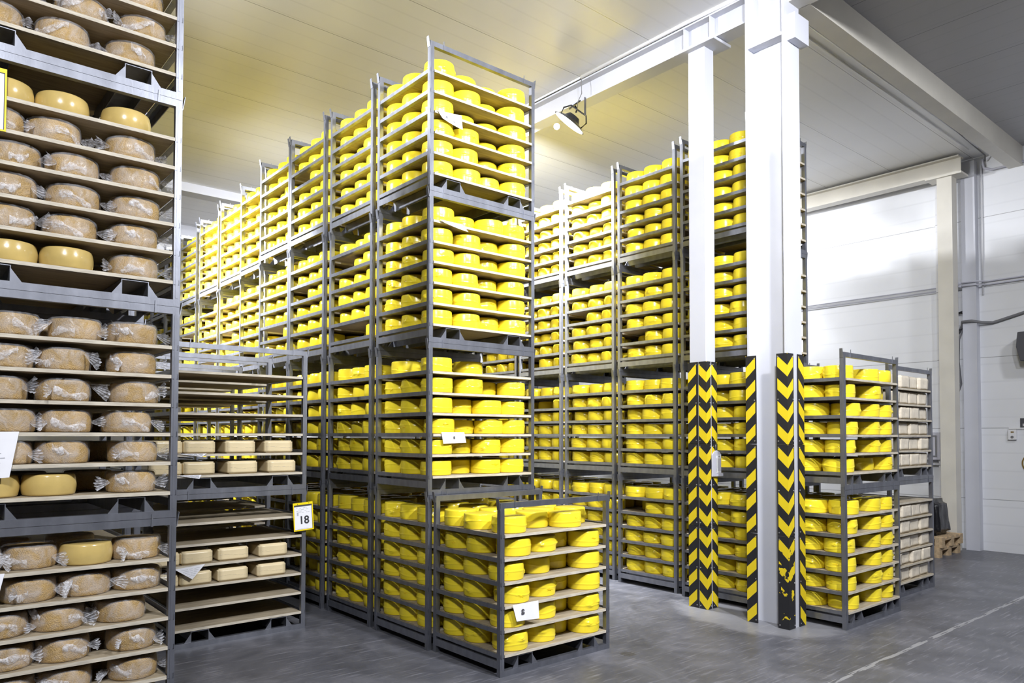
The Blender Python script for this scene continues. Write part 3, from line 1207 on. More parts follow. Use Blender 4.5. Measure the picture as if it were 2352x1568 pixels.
for (l, k), lst in LTAN.items():
    sx, sy = ST['L1'][:2]
    z = l * H + SH[k]
    rnd = random.Random(l * 10 + k + 500)
    lst = sorted(lst)
    pts = []
    for u, kind in lst:
        y = sy + 0.14 + rnd.uniform(0, 0.015)
        pts.append([solve_x(u, y, z + 0.05) - sx, y - sy])
    pts = relax(pts, set(), 0.132, 0.18, WA - 0.18, 0.13, WB - 0.14)
    nv = len(lst)
    for q, ((u, kind), p) in enumerate(zip(lst, pts)):
        if nv == 2:
            pn = ('left', 'right')[q]
        elif nv == 3:
            pn = ('left', 'middle', 'right')[q]
        else:
            pn = ('far left', 'left middle', 'right middle', 'right')[q]
        desc = {0: 'tan cheese wheel in crumpled clear plastic', 1: 'cheese wheel in bulky white plastic', 2: 'smooth tan wheel in tight shiny film', 3: 'smooth bare tan cheese wheel'}[kind]
        lab = '%s, %s, %s board up, %s left rack' % (desc, pn, ON[k + 1], lvl_name('L1', l))
        o = thing('tan_cheese', lab, 'cheese wheel', (sx + p[0], sy + p[1], z), 0, 'tan cheese wheels in the left stack')
        obj('cheese', TAN_S if kind >= 2 else TAN[rnd.randrange(3)], o, rz=rnd.uniform(0, 6))
        if kind in (0, 1):
            obj('plastic_wrap', WRAP[rnd.randrange(5)], o, rz=rnd.uniform(0, 6))
            g = obj('gathered_film', GATH[rnd.randrange(9)], o, rz=rnd.uniform(-0.7, 0.8))
            if kind == 1:
                g2 = obj('gathered_film', GATH[rnd.randrange(6)], o, (0, 0, 0.01), rz=-0.3)
                g2.scale = (1.02, 1.02, 1.3)
            for a in (-math.pi + rnd.uniform(0.3, 1.1), -rnd.uniform(0.2, 0.9)):
                if rnd.random() < 0.15:
                    continue
                em, lo = EAR[rnd.randrange(10)]
                zz = max(rnd.uniform(0.03, 0.07), -lo + 0.004)
                obj('film_end', em, o, (0.135 * math.cos(a), 0.135 * math.sin(a), zz), a)
    # second row seen in the gloom behind
    for q in range(2):
        x = pts[0][0] + 0.18 + 0.34 * q
        if x > WA - 0.19:
            continue
        y = 0.47 + rnd.uniform(0, 0.1)
        o = thing('tan_cheese', 'tan cheese wheel %s in the back, %s board up, %s left rack' % (('on left', 'on right')[q], ON[k + 1], lvl_name('L1', l)),
                  'cheese wheel', (sx + x, sy + y, z), 0, 'tan cheese wheels in the left stack')
        obj('cheese', TAN[rnd.randrange(3)], o)
        obj('plastic_wrap', WRAP[rnd.randrange(5)], o)

# ---------------------------------------------------------------- block cheeses


def block_mesh(name, w, d, h, mat, seed, amp):
    bm = bmesh.new()
    bmesh.ops.create_cube(bm, size=1.0)
    for v in bm.verts:
        v.co = Vector((v.co.x * w, v.co.y * d, (v.co.z + 0.5) * h))
    bmesh.ops.bevel(bm, geom=list(bm.edges), offset=0.010, segments=2, affect='EDGES')
    bmesh.ops.subdivide_edges(bm, edges=[e for e in bm.edges if e.calc_length() > 0.04], cuts=6, use_grid_fill=True)
    for v in bm.verts:
        n_ = noise.noise(v.co * 22 + Vector((seed * 3, 0, 0)))
        if v.co.z > 0.003:
            v.co += Vector((v.co.x, v.co.y, 0)).normalized() * n_ * amp
            v.co.z += n_ * amp * 0.5 if v.co.z > h * 0.8 else 0
    return mesh(name, bm, mat, smooth=True)


def block_wrap(w, d, h, seed):
    """heat-sealed film fin along the short side of a block"""
    rnd = random.Random(seed)
    bm = bmesh.new()
    rows = []
    for i in range(12):
        t = i / 11
        x = (t - 0.5) * w * 0.96
        zc = h * (0.45 + 0.05 * math.sin(t * 5 + seed))
        rows.append([bm.verts.new((x, -d / 2 - 0.001 - q * 0.006, zc + rnd.uniform(-0.002, 0.002) + q * 0.004)) for q in (0, 1)])
    for a, b in zip(rows, rows[1:]):
        bm.faces.new((a[0], b[0], b[1], a[1]))
    return mesh('film_seam', bm, 'film_white')


CB = [block_mesh('cream_block', 0.248, 0.34, 0.108, 'cream', i, 0.0015) for i in range(3)]
CS = [block_wrap(0.248, 0.34, 0.108, i) for i in range(3)]
IB = [block_mesh('ivory_block', 0.252, 0.36, 0.140, 'ivory', i + 5, 0.006) for i in range(4)]
for (l, k), us in {(1, 1): [456, 550, 638], (1, 0): [455, 555, 645], (0, 3): [450, 535, 625], (0, 2): [448, 533, 622]}.items():
    sx, sy = ST['L2'][:2]
    z = l * H + SH[k]
    rnd = random.Random(l * 7 + k)
    xs = [solve_x(u, sy + 0.05, z + 0.05) for u in us]
    for q in range(1, len(xs)):
        xs[q] = max(xs[q], xs[q - 1] + 0.255)
    xs = [min(x, sx + WA - 0.045 - 0.127 - 0.256 * (len(xs) - 1 - q)) for q, x in enumerate(xs)]
    xs = [xs[0] - 0.262] + xs
    for q, x in enumerate(xs):
        for row in range(2):
            pn = ('leftmost', 'left middle', 'right middle', 'rightmost')[q]
            o = thing('cheese_block', 'cream cheese block, %s%s, %s board up, %s rack of numbered stack' % (pn, ' in back' if row else '', ON[k + 1], lvl_name('L2', l)),
                      'cheese block', (x, sy + 0.185 + row * 0.37 + rnd.uniform(-0.006, 0.006), z), 0, 'cream cheese blocks')
            v = rnd.randrange(3)
            obj('cheese', CB[v], o)
            obj('film_seam', CS[v], o)
# second low stack also keeps a few blocks
for l in (0, 1):
    for k in range(6):
        if l == 1 and k == 5:
            pass
        if l == 1 and k == 1:
            sx, sy = ST['L3'][:2]
            for q in range(4):
                o = thing('cheese_block', 'cream cheese block, %s on second board up, second low stack' % ('leftmost', 'left middle', 'right middle', 'rightmost')[q],
                          'cheese block', (sx + 0.18 + q * 0.262, sy + 0.2, l * H + SH[k]), 0, 'cream cheese blocks')
                obj('cheese', CB[q % 3], o)
for l in (0, 1):
    for k in range(6):
        if l == 0 and k == 5:
            continue
        sx, sy = ST['U2'][:2]
        rnd = random.Random(l * 13 + k + 77)
        for q in range(4):
            if q == 3 and k in (2, 5) and l == 1:
                pass
            o = thing('wrapped_cheese_block', 'ivory film-wrapped cheese block, %s, %s board up, %s rack of pale stack' % (('leftmost', 'left middle', 'right middle', 'rightmost')[q], ON[k + 1], lvl_name('U2', l)),
                      'cheese block', (sx + 0.178 + q * 0.262 + rnd.uniform(-0.002, 0.002), sy + 0.20 + rnd.uniform(-0.012, 0.02), l * H + SH[k]), rnd.uniform(-0.02, 0.02), 'ivory wrapped cheese blocks')
            obj('cheese', IB[rnd.randrange(4)], o)

# ---------------------------------------------------------------- papers and signs


def sheet_mesh(pts, thick=0.0012, bend=0.0, n=6, mats='paper'):
    """thin sheet given by four corners (bl, br, tr, tl), with a gentle curl"""
    bm = bmesh.new()
    bl, br, tr, tl = [Vector(p) for p in pts]
    nrm = (br - bl).cross(tl - bl).normalized()
    g = []
    for side in (0, 1):
        rows = []
        for i in range(n + 1):
            s = i / n
            row = []
            for j in range(n + 1):
                t = j / n
                p = (bl * (1 - t) + br * t) * (1 - s) + (tl * (1 - t) + tr * t) * s
                p += nrm * (bend * math.sin(t * math.pi) * (1 - s) + side * thick)
                row.append(bm.verts.new(p))
            rows.append(row)
        for a, b in zip(rows, rows[1:]):
            for m in range(n):
                bm.faces.new((a[m], a[m + 1], b[m + 1], b[m]))
        g.append(rows)
    edge = lambda r: r[0] + [q[-1] for q in r[1:]] + r[-1][-2::-1] + [q[0] for q in r[-2:0:-1]]
    e0, e1 = edge(g[0]), edge(g[1])
    for i in range(len(e0)):
        k = (i + 1) % len(e0)
        bm.faces.new((e0[i], e1[i], e1[k], e0[k]))
    return mesh('sheet', bm, mats, smooth=False)


def text(name, body, size, parent, loc, rot, mat='ink', bold=0.0):
    c = bpy.data.curves.new(name, 'FONT')
    c.body = body
    c.size = size
    c.extrude = 0.0004
    c.offset = bold
    c.align_x = 'CENTER'
    c.align_y = 'CENTER'
    c.materials.append(MAT[mat])
    tmp = bpy.data.objects.new(name, c)
    me = bpy.data.meshes.new_from_object(tmp)
    bpy.data.objects.remove(tmp)
    o = bpy.data.objects.new(name, me)
    COL.objects.link(o)
    o.parent = parent
    o.location = loc
    o.rotation_euler = rot
    return o


def lines_mesh(boxes):
    """faint print as thin raised strokes, in the sheet's x-z plane"""
    bm = bmesh.new()
    for x0, x1, z0, z1 in boxes:
        bm_box(bm, x0, x1, -0.0006, 0, z0, z1)
    return mesh('print', bm, 'ink_faint')


# number sign 18 on the numbered low stack
SG = thing('number_sign', 'yellow framed sign reading 18 hanging on the post of the low stack', 'sign', (-0.515, 2.168, 1.005), 0)
SG.rotation_euler = (0, math.radians(-3.5), 0)
bm = bmesh.new()
w, h = 0.094, 0.126
bm_box(bm, -w, w, 0, 0.004, -h, -h + 0.010)
bm_box(bm, -w, w, 0, 0.004, h - 0.020, h)
bm_box(bm, -w, -w + 0.009, 0, 0.004, -h + 0.010, h - 0.020)
bm_box(bm, w - 0.009, w, 0, 0.004, -h + 0.010, h - 0.020)
obj('frame', mesh('frame', bm, 'sign_yellow'), SG)
obj('backing', boxm('backing', 'charcoal', (-w + 0.009, w - 0.009, 0.0035, 0.006, -h + 0.01, h - 0.02)), SG)
obj('sheet', boxm('sheet', 'paper', (-w + 0.011, w - 0.013, 0.0015, 0.003, -h + 0.012, h - 0.036)), SG)
text('number', '18', 0.098, SG, (0.005, 0.0012, -0.035), (math.pi / 2, 0, 0), bold=0.0025)
rnd = random.Random(3)
bx = []
for r in range(4):
    z = 0.075 - r * 0.013
    x = -0.065 + 0.02 * (r % 2)
    while x < 0.055:
        ww = rnd.uniform(0.006, 0.03)
        bx.append((x, min(x + ww, 0.06), z, z + 0.0035))
        x += ww + rnd.uniform(0.005, 0.03)
bx += [(-0.06, -0.045, 0.010, 0.040), (-0.062, 0.045, -0.108, -0.1065)]
obj('print', lines_mesh(bx), SG, (0, 0.0014, 0))
for x in (-0.05, 0.055):
    p = obj('hook', boxm('hook', 'ink', (-0.003, 0.003, -0.002, 0.0, -0.003, 0.003)), SG, (x, 0, h - 0.010))

SG2 = thing('document_holder', 'yellow framed holder with a blank white sheet at the left edge', 'sign', (-3.035, 0.508, 3.485), 0)
w, h = 0.094, 0.165
bm = bmesh.new()
bm_box(bm, -w, w, -0.004, 0, -h, -h + 0.008)
bm_box(bm, -w, w, -0.004, 0, h - 0.022, h)
bm_box(bm, -w, -w + 0.008, -0.004, 0, -h + 0.008, h - 0.022)
bm_box(bm, w - 0.008, w, -0.004, 0, -h + 0.008, h - 0.022)
obj('frame', mesh('frame', bm, 'sign_yellow'), SG2)
obj('backing', boxm('backing', 'charcoal', (-w + 0.008, w - 0.008, -0.002, 0, -h + 0.008, h - 0.022)), SG2)
obj('sheet', boxm('sheet', 'paper', (-w + 0.009, w - 0.012, -0.0035, -0.002, -h + 0.009, h - 0.028)), SG2)


def paper(label, pts, bend=0.006, txt=None, strokes=True, seed=0, group='paper record sheets'):
    bl, br, tr, tl = [Vector(p) for p in pts]
    c = (bl + br + tr + tl) / 4
    o = thing('record_sheet', label, 'paper sheet', c, 0, group)
    obj('sheet', sheet_mesh([p - c for p in (bl, br, tr, tl)], bend=-bend), o)
    if strokes:
        rnd = random.Random(seed)
        bm = bmesh.new()
        ex = (br - bl)
        ez = (tl - bl)
        nn = ex.cross(ez).normalized()
        for r in range(7):
            s0 = 0.2 + r * 0.1
            t = 0.12
            while t < 0.82:
                wdt = rnd.uniform(0.03, 0.12)
                if rnd.random() < 0.7:
                    q = []
                    for (tt, ss) in ((t, s0), (t + wdt, s0), (t + wdt, s0 + 0.018), (t, s0 + 0.018)):
                        p = bl + ex * tt + ez * ss - c + nn * (0.0016 - bend * math.sin(tt * math.pi) * (1 - ss))
                        q.append(bm.verts.new(p))
                    bm.faces.new(q)
                t += wdt + 0.03
        obj('print', mesh('print', bm, 'ink_faint'), o)
    if txt:
        for (body, size, tt, ss, rr) in txt:
            p = bl + (br - bl) * tt + (tl - bl) * ss - c
            ang = math.atan2(br.z - bl.z, br.x - bl.x)
            text('number', body, size, o, (p.x, p.y - 0.003 - bend * math.sin(tt * math.pi) * (1 - ss), p.z), (math.pi / 2, -ang * 0 + rr, 0), bold=0.0008)
    return o


yR = -0.014
paper('white sheet marked 68 hanging from a board of the low front rack', [(0.133, yR - 0.012, 0.385), (0.358, yR - 0.008, 0.372), (0.355, yR, 0.505), (0.104, yR, 0.505)], 0.008,
      [('68', 0.042, 0.35, 0.55, math.pi / 2)], seed=1)
paper('white sheet hanging on the top rack, front centre stack', [(0.075, 0.862, 4.365), (0.285, 0.866, 4.325), (0.275, 0.868, 4.445), (0.03, 0.868, 4.42)], 0.006, [('01', 0.022, 0.35, 0.6, 0.5), ('11', 0.02, 0.7, 0.55, 0.5)], strokes=False, seed=2)
paper('white sheet creased over the highest board, third rack, front centre stack', [(0.09, 0.855, 3.495), (0.33, 0.84, 3.455), (0.29, 0.872, 3.518), (0.06, 0.872, 3.518)], 0.004, seed=3)
paper('white sheet hanging on the second rack, front centre stack', [(0.10, 0.864, 1.668), (0.335, 0.866, 1.675), (0.315, 0.869, 1.762), (0.083, 0.869, 1.762)], 0.004, [('60', 0.022, 0.5, 0.5, math.pi / 2)], seed=4)
paper('long white sheet hanging down at the left edge, second left rack', [(-3.12, 0.492, 1.50), (-2.895, 0.492, 1.515), (-2.855, 0.505, 1.752), (-3.12, 0.505, 1.75)], 0.006, seed=5)
paper('white sheet hanging low at the left edge, bottom left rack', [(-3.13, 0.494, 0.91), (-2.925, 0.494, 0.93), (-2.905, 0.506, 1.018), (-3.13, 0.506, 1.018)], 0.004, seed=6)
# triangular corners of sheets under the cream blocks


def tri_paper(label, a, b, c_, seed):
    a, b, c_ = Vector(a), Vector(b), Vector(c_)
    m = (a + b + c_) / 3
    bm = bmesh.new()
    v0 = [bm.verts.new(p - m) for p in (a, b, c_)]
    v1 = [bm.verts.new(p - m + Vector((0, 0.0012, 0))) for p in (a, b, c_)]
    bm.faces.new(v0)
    bm.faces.new(v1[::-1])
    for i in range(3):
        bm.faces.new((v0[i], v1[i], v1[(i + 1) % 3], v0[(i + 1) % 3]))
    o = thing('record_sheet', label, 'paper sheet', m, 0, 'paper record sheets')
    obj('sheet', mesh('sheet', bm, 'paper'), o)
    bm = bmesh.new()
    for r in range(5):
        s = 0.2 + r * 0.13
        p, q = a.lerp(c_, s) - m, b.lerp(c_, s) - m
        for t0, t1 in ((0.12, 0.4), (0.45, 0.6), (0.66, 0.88)):
            x, y = p.lerp(q, t0), p.lerp(q, t1)
            d = Vector((0, -0.0006, 0))
            e = Vector((0, 0, 0.0025))
            bm.faces.new([bm.verts.new(x + d), bm.verts.new(y + d), bm.verts.new(y + d + e), bm.verts.new(x + d + e)])
    obj('print', mesh('print', bm, 'ink_faint'), o)


tri_paper('white sheet corner hanging under cream blocks, third board up, lower numbered rack', (-1.60, 2.185, 0.652), (-1.362, 2.185, 0.672), (-1.463, 2.180, 0.558), 1)
tri_paper('white sheet corner under cream blocks, second board up, upper numbered rack', (-1.60, 2.185, 1.583), (-1.36, 2.185, 1.583), (-1.40, 2.178, 1.556), 2)
tri_paper('white sheet corner under cream blocks, first board up, upper numbered rack', (-1.60, 2.185, 1.407), (-1.40, 2.185, 1.407), (-1.42, 2.178, 1.375), 3)
paper('narrow white sheet on the pale block stack, lower rack', [(4.80, -0.76, 1.05), (4.88, -0.76, 1.05), (4.88, -0.745, 1.23), (4.80, -0.745, 1.23)], 0.003, strokes=False)

# hanging thermometer on the slim column
TH = thing('wall_thermometer', 'pale grey plastic gauge hanging by a wire on the slim column', 'thermometer', (3.03, 0.252, 1.46))
bm = bmesh.new()
pp = [(-0.075, -0.135), (0.075, -0.135), (0.075, 0.085), (0.045, 0.115), (0.0, 0.128), (-0.045, 0.115), (-0.075, 0.085)]
bm_prism(bm, pp, (-0.014, 0.0), axis=1)
obj('body', mesh('body', bm, 'grey_plastic', 0.002), TH)
obj('scale_tube', boxm('scale_tube', 'white_plastic', (-0.008, 0.008, -0.017, -0.014, -0.10, 0.075)), TH)
obj('scale_slot', boxm('scale_slot', 'charcoal', (-0.014, -0.0105, -0.0155, -0.014, -0.09, 0.05), (0.0105, 0.014, -0.0155, -0.014, -0.05, 0.05)), TH)
obj('faceplate', boxm('faceplate', 'white_plastic', (0.018, 0.070, -0.0158, -0.014, 0.045, 0.085), (0.020, 0.066, -0.0158, -0.014, -0.098, -0.085)), TH)
obj('window', boxm('window', 'ink', (0.028, 0.038, -0.0165, -0.0158, 0.06, 0.075)), TH)
obj('foot', boxm('foot', 'grey_plastic', (0.01, 0.095, -0.022, -0.002, -0.132, -0.105)), TH)
bm = bmesh.new()
bm_tube(bm, [(-0.01, -0.006, 0.12), (-0.012, -0.006, 0.175), (0.0, -0.004, 0.20), (0.010, -0.006, 0.165), (0.012, -0.006, 0.12)], 0.0018, 6)
obj('wire', mesh('wire', bm, 'screw'), TH)

# ---------------------------------------------------------------- hanging flood lamp on the main beam
FL = thing('flood_lamp', 'tilted black flood lamp hanging from the main beam with glowing face', 'lamp', (2.86, 2.14, 5.56))
q = Vector((-0.32, 0.49, -0.70)).normalized()
bm = bmesh.new()
bmesh.ops.create_cone(bm, cap_ends=True, segments=32, radius1=0.18, radius2=0.09, depth=0.05, matrix=Matrix.Translation((0, 0, -0.025)))
bmesh.ops.create_cone(bm, cap_ends=True, segments=24, radius1=0.09, radius2=0.06, depth=0.05, matrix=Matrix.Translation((0, 0, 0.025)))
for v in bm.verts:
    v.co.x *= 1.25
hs = obj('housing', mesh('housing', bm, 'black', 0.0), FL)
hs.rotation_euler = (-q).to_track_quat('Z', 'X').to_euler()
bm = bmesh.new()
bmesh.ops.create_cone(bm, cap_ends=True, segments=32, radius1=0.165, radius2=0.165, depth=0.006, matrix=Matrix.Translation((0, 0, -0.053)))
for v in bm.verts:
    v.co.x *= 1.25
obj('glowing_face', mesh('glowing_face', bm, 'lamp_face'), hs)
bm = bmesh.new()
bm_tube(bm, [(0.16, 0, -0.02), (0.18, 0, 0.06), (0.12, 0, 0.13), (-0.12, 0, 0.13), (-0.18, 0, 0.06), (-0.16, 0, -0.02)], 0.010, 6)
obj('bracket', mesh('bracket', bm, 'black'), hs)
bm = bmesh.new()
bm_tube(bm, [(0.02, -0.05, 0.08), (0.07, -0.02, 0.14), (0.04, 0.0, 0.20)], 0.011, 6)
bm_tube(bm, [(-0.02, -0.16, 0.17), (0.04, 0.0, 0.19), (0.08, 0.12, 0.195)], 0.010, 6)
obj('mounting_arm', mesh('mounting_arm', bm, 'black'), FL)
bm = bmesh.new()
bm_tube(bm, [(0.03, -0.06, 0.10), (-0.02, -0.12, 0.17), (-0.004, -0.17, 0.26), (-0.01, -0.17, 0.36), (0.0, -0.16, 0.44)], 0.005, 6)
obj('cable', mesh('cable', bm, 'cable'), FL)
bm = bmesh.new()
bm_box(bm, -0.015, 0.015, -0.225, -0.220, -0.02, 0.195)
obj('hanger_strap', mesh('hanger_strap', bm, 'steel_dark'), FL)
bm = bmesh.new()
bmesh.ops.create_uvsphere(bm, u_segments=16, v_segments=10, radius=0.038, matrix=Matrix.Translation((-0.10, 0.16, -0.06)))
SB = obj('sensor_bulb', mesh('sensor_bulb', bm, 'lamp_face', smooth=True), FL, label='small glowing bulb under the lamp')

# ---------------------------------------------------------------- conduits and cables
bm = bmesh.new()
bm_tube(bm, [(2.90, -0.20, 6.035), (2.88, 0.5, 6.035), (2.88, 2.0, 6.035)], 0.020, 8)
bm_tube(bm, [(2.88, 2.0, 6.035), (2.88, YF - 0.3, 6.035)], 0.012, 8)
o = thing('conduit_pipe', 'white conduit pipe running along the top of the main beam', 'pipe', me=mesh('conduit_pipe', bm, 'conduit'))
for k, (y, r) in enumerate(((-0.47, 0.014), (-0.33, 0.014), (-0.20, 0.010))):
    bm = bmesh.new()
    bm_tube(bm, [(3.1, y, 6.034), (8.9, y, 6.034)], r, 8)
    thing('conduit_pipe', 'thin white ceiling conduit, %s beside the wide cross beam' % ('nearest', 'middle', 'farthest')[k], 'pipe', me=mesh('conduit_pipe', bm, 'conduit'), group='ceiling conduits')
bm = bmesh.new()
bm_tube(bm, [(3.1, -0.44, 6.03), (5.0, -0.46, 6.025), (6.2, -0.44, 6.03), (6.6, -0.36, 6.03), (8.0, -0.34, 6.03), (9.3, -0.30, 6.02), (9.36, -0.28, 5.95)], 0.010, 6)
thing('ceiling_cable', 'grey cable sagging along the ceiling beside the cross beam', 'cable', me=mesh('ceiling_cable', bm, 'cable'))
for k, z in enumerate((4.10, 4.05)):
    bm = bmesh.new()
    bm_tube(bm, [(9.37, 0.03 + 0.1, z), (9.37, YF - 1, z)], 0.010, 6)
    thing('wall_conduit', 'thin grey wall conduit left of the cream column, %s of two' % ('upper', 'lower')[k], 'pipe', me=mesh('wall_conduit', bm, 'grey_plastic'), group='wall conduits')
    bm = bmesh.new()
    bm_tube(bm, [(9.235, 0.05, z), (9.235, -0.18, z), (9.37, -0.30, z + 0.0), (9.37, -2.5, z + 0.02)], 0.012, 6)
    bm_tube(bm, [(9.235, 0.07, z), (9.235, 0.03, z)], 0.018, 8)
    thing('wall_conduit', 'thin grey wall conduit right of the cream column, %s of two' % ('upper', 'lower')[k], 'pipe', me=mesh('wall_conduit', bm, 'grey_plastic'), group='wall conduits')
bm = bmesh.new()
bm_tube(bm, [(9.36, 0.12, 3.35), (9.33, 0.06, 3.45), (9.24, 0.03, 3.50), (9.235, -0.10, 3.50), (9.30, -0.22, 3.47), (9.37, -0.35, 3.46), (9.37, -0.62, 3.53), (9.37, -0.80, 3.58), (9.37, -2.2, 3.56)], 0.022, 8)
bm_tube(bm, [(9.36, 0.05, 3.45), (9.36, 0.12, 3.25), (9.36, 0.13, 2.9), (9.36, 0.10, 2.55), (9.36, 0.14, 2.42), (9.36, 0.22, 2.36)], 0.018, 8)
thing('power_cable', 'thick grey power cable sagging across the far wall', 'cable', me=mesh('power_cable', bm, 'cable'))
bm = bmesh.new()
for r, zc, rad in ((0.19, 3.86, 0.018), (0.12, 3.52, 0.006)):
    bm_tube(bm, [(9.30, 0.10 + r * math.cos(a * math.pi / 10), zc + r * 1.1 * math.sin(a * math.pi / 10)) for a in range(21)], rad, 6)
thing('cable_coil', 'black cable loop hanging on the wall behind the cream column', 'cable', me=mesh('cable_coil', bm, 'black'))
bm = bmesh.new()
bm_tube(bm, [(9.37, -0.24, 5.99), (9.37, -0.26, 5.85), (9.37, -0.36, 5.80), (9.37, -0.60, 5.80), (9.37, -2.4, 5.93)], 0.018, 8)
thing('wall_conduit', 'bent grey conduit under the ceiling at the far wall corner', 'pipe', me=mesh('wall_conduit', bm, 'grey_plastic'))
bm = bmesh.new()
bm_tube(bm, [(9.38, -0.22, 5.9), (9.38, -0.22, 3.9)], 0.014, 6)
thing('wall_conduit', 'vertical white conduit beside the clad pilaster', 'pipe', me=mesh('wall_conduit', bm, 'conduit'))

# ---------------------------------------------------------------- wall fittings
SPK = thing('wall_loudspeaker', 'dark grey boxy unit mounted high on the far wall', 'loudspeaker', (9.24, -0.98, 3.04))
bm = bmesh.new()
bm_prism(bm, [(-0.28, -0.22), (0.22, -0.21), (0.27, 0.0), (0.25, 0.21), (-0.28, 0.22)], (-0.14, 0.10), axis=0)
obj('housing', mesh('housing', bm, 'charcoal', 0.006), SPK)
obj('grille', boxm('grille', 'black', (-0.146, -0.14, -0.22, 0.14, -0.17, 0.17)), SPK)
obj('bracket', boxm('bracket', 'black', (0.0, 0.155, -0.04, 0.04, -0.30, -0.21), (0.10, 0.155, -0.06, 0.06, -0.1, 0.1)), SPK)

SN = thing('direction_sign', 'small dark sign with a white bent arrow on the far wall', 'sign', (9.392, -0.735, 1.935))
obj('plate', boxm('plate', 'charcoal', (-0.004, 0.004, -0.065, 0.065, -0.068, 0.068)), SN)
bm = bmesh.new()
for y0, y1, z0, z1 in ((0.02, 0.034, -0.04, -0.012), (-0.012, 0.034, -0.048, -0.036), (-0.012, 0.0, -0.036, 0.012), (-0.035, 0.0, 0.012, 0.024), (-0.045, -0.03, 0.012, 0.045)):
    bm_box(bm, -0.0055, -0.004, y0, y1, z0, z1)
obj('arrow', mesh('arrow', bm, 'white_plastic'), SN)

TS = thing('wall_thermostat', 'small white box with a dial on the far wall', 'thermostat', (9.38, -0.575, 1.76))
obj('body', boxm('body', 'white_plastic', (-0.03, 0.01, -0.055, 0.055, -0.075, 0.075), bevel=0.004), TS)
obj('display', boxm('display', 'brown', (-0.032, -0.03, -0.022, 0.018, 0.03, 0.048)), TS)
bm = bmesh.new()
bm_tube(bm, [(-0.036, 0, -0.035), (-0.03, 0, -0.035)], 0.02, 14)
obj('dial', mesh('dial', bm, 'cable'), TS)
obj('trunking', boxm('trunking', 'white_plastic', (-0.002, 0.015, -0.6, 0.05, 0.085, 0.105)), TS)

NS = thing('prohibition_sign', 'round prohibition sign with brown ring and slash at the right edge', 'sign', (9.39, -0.83, 1.34))
bm = bmesh.new()
nseg = 40
for k in range(nseg):
    a, b = 2 * math.pi * k / nseg, 2 * math.pi * (k + 1) / nseg
    qv = [bm.verts.new((-0.004, r * math.cos(t), r * math.sin(t))) for r, t in ((0.150, a), (0.150, b), (0.132, b), (0.132, a))]
    bm.faces.new(qv)
    qw = [bm.verts.new((v.co.x + 0.003, v.co.y, v.co.z)) for v in qv]
    bm.faces.new(qw[::-1])
    bm.faces.new((qv[0], qw[0], qw[1], qv[1]))
obj('ring', mesh('ring', bm, 'brown'), NS)
bm = bmesh.new()
bm_tube(bm, [(0.004, 0, 0), (0.008, 0, 0)], 0.15, 40)
obj('plate', mesh('plate', bm, 'white_plastic'), NS)
bm = bmesh.new()
bm_box(bm, -0.004, 0.003, -0.13, 0.13, -0.009, 0.009)
sl = obj('slash', mesh('slash', bm, 'brown'), NS)
sl.rotation_euler = (math.radians(45), 0, 0)
bm = bmesh.new()
for a, b in (((0.08, -0.02), (0.02, 0.05)), ((0.05, -0.05), (-0.01, 0.02)), ((0.08, -0.02), (0.05, -0.05)), ((0.02, 0.05), (-0.01, 0.02))):
    bm_tube(bm, [(-0.001, a[0], a[1]), (-0.001, b[0], b[1])], 0.0025, 4)
obj('pictogram', mesh('pictogram', bm, 'cable'), NS)

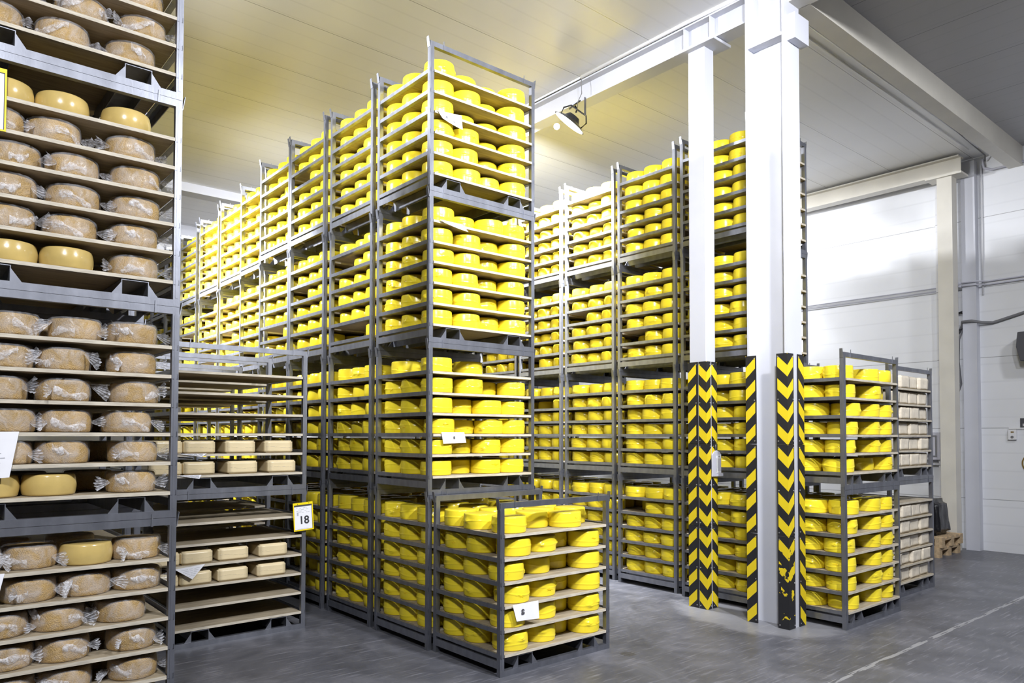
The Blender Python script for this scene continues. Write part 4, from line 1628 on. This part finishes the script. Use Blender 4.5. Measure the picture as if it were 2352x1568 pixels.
EB = thing('electrical_cabinet', 'grey framed electrical cabinet on the wall behind the pale block stack', 'electrical box', (9.33, 0.60, 1.58))
obj('cabinet_body', boxm('cabinet_body', 'grey_plastic', (-0.06, 0.07, -0.22, 0.24, -0.22, 0.22), bevel=0.006), EB)
obj('window_frame', boxm('window_frame', 'cable', (-0.066, -0.06, -0.17, 0.19, 0.15, 0.17), (-0.066, -0.06, -0.17, 0.19, -0.17, -0.15), (-0.066, -0.06, -0.17, -0.15, -0.15, 0.15), (-0.066, -0.06, 0.17, 0.19, -0.15, 0.15)), EB)
for z in (-0.09, 0.0, 0.09):
    obj('breaker_row', boxm('breaker_row', 'white_plastic', (-0.066, -0.06, -0.11, 0.13, z - 0.03, z + 0.03)), EB)
sbox('trim_ledge', 'white_paint', (9.30, 9.4, 0.30, 1.2, 1.28, 1.31), label='narrow white ledge under the electrical cabinet')

# ---------------------------------------------------------------- pallets with black machine
bmw = bmesh.new()


def pallet_parts(root):
    for x in (0.0, 0.175, 0.35, 0.525, 0.70):
        obj('deck_board', PD, root, (x, 0, 0.122))
    for y in (0.0, 0.55, 1.10):
        obj('cross_board', PC, root, (0, y, 0.100))
        for x in (0.0, 0.35, 0.70):
            obj('block', PB, root, (x, y, 0.022))
    for x in (0.0, 0.35, 0.70):
        obj('base_board', PD, root, (x, 0, 0.0))


PD = boxm('deck_board', 'pallet_wood', (0, 0.10, 0, 1.2, 0, 0.022))
PC = boxm('cross_board', 'pallet_wood', (0, 0.80, 0, 0.10, 0, 0.022))
PB = boxm('pallet_block', 'pallet_wood', (0, 0.10, 0, 0.10, 0, 0.078))
for k in range(2):
    r = thing('wooden_pallet', 'wooden pallet by the cream column, %s of two stacked' % ('lower', 'upper')[k], 'pallet', (8.07 + 0.02 * k, -0.02 - 0.03 * k, 0.145 * k), 0, 'stacked pallets')
    pallet_parts(r)
bmw.free()
BG = thing('machine', 'black shiny plastic covered machine standing on the pallets', 'machine', (8.45, 0.42, 0.29))
bm = bmesh.new()
bmesh.ops.create_cube(bm, size=1.0)
for v in bm.verts:
    v.co = Vector((v.co.x * 0.5 * (0.92 if v.co.z > 0 else 1), v.co.y * 0.78 * (0.9 if v.co.z > 0 else 1), (v.co.z + 0.5) * 0.52))
bmesh.ops.bevel(bm, geom=list(bm.edges), offset=0.06, segments=3, affect='EDGES')
bmesh.ops.subdivide_edges(bm, edges=[e for e in bm.edges if e.calc_length() > 0.1], cuts=8, use_grid_fill=True)
for v in bm.verts:
    if v.co.z > 0.02:
        v.co += v.co.normalized() * 0.022 * noise.noise(v.co * 9)
obj('cover', mesh('cover', bm, 'bag', smooth=True), BG)
obj('strap', boxm('strap', 'charcoal', (-0.262, -0.25, -0.30, 0.30, 0.24, 0.28)), BG)
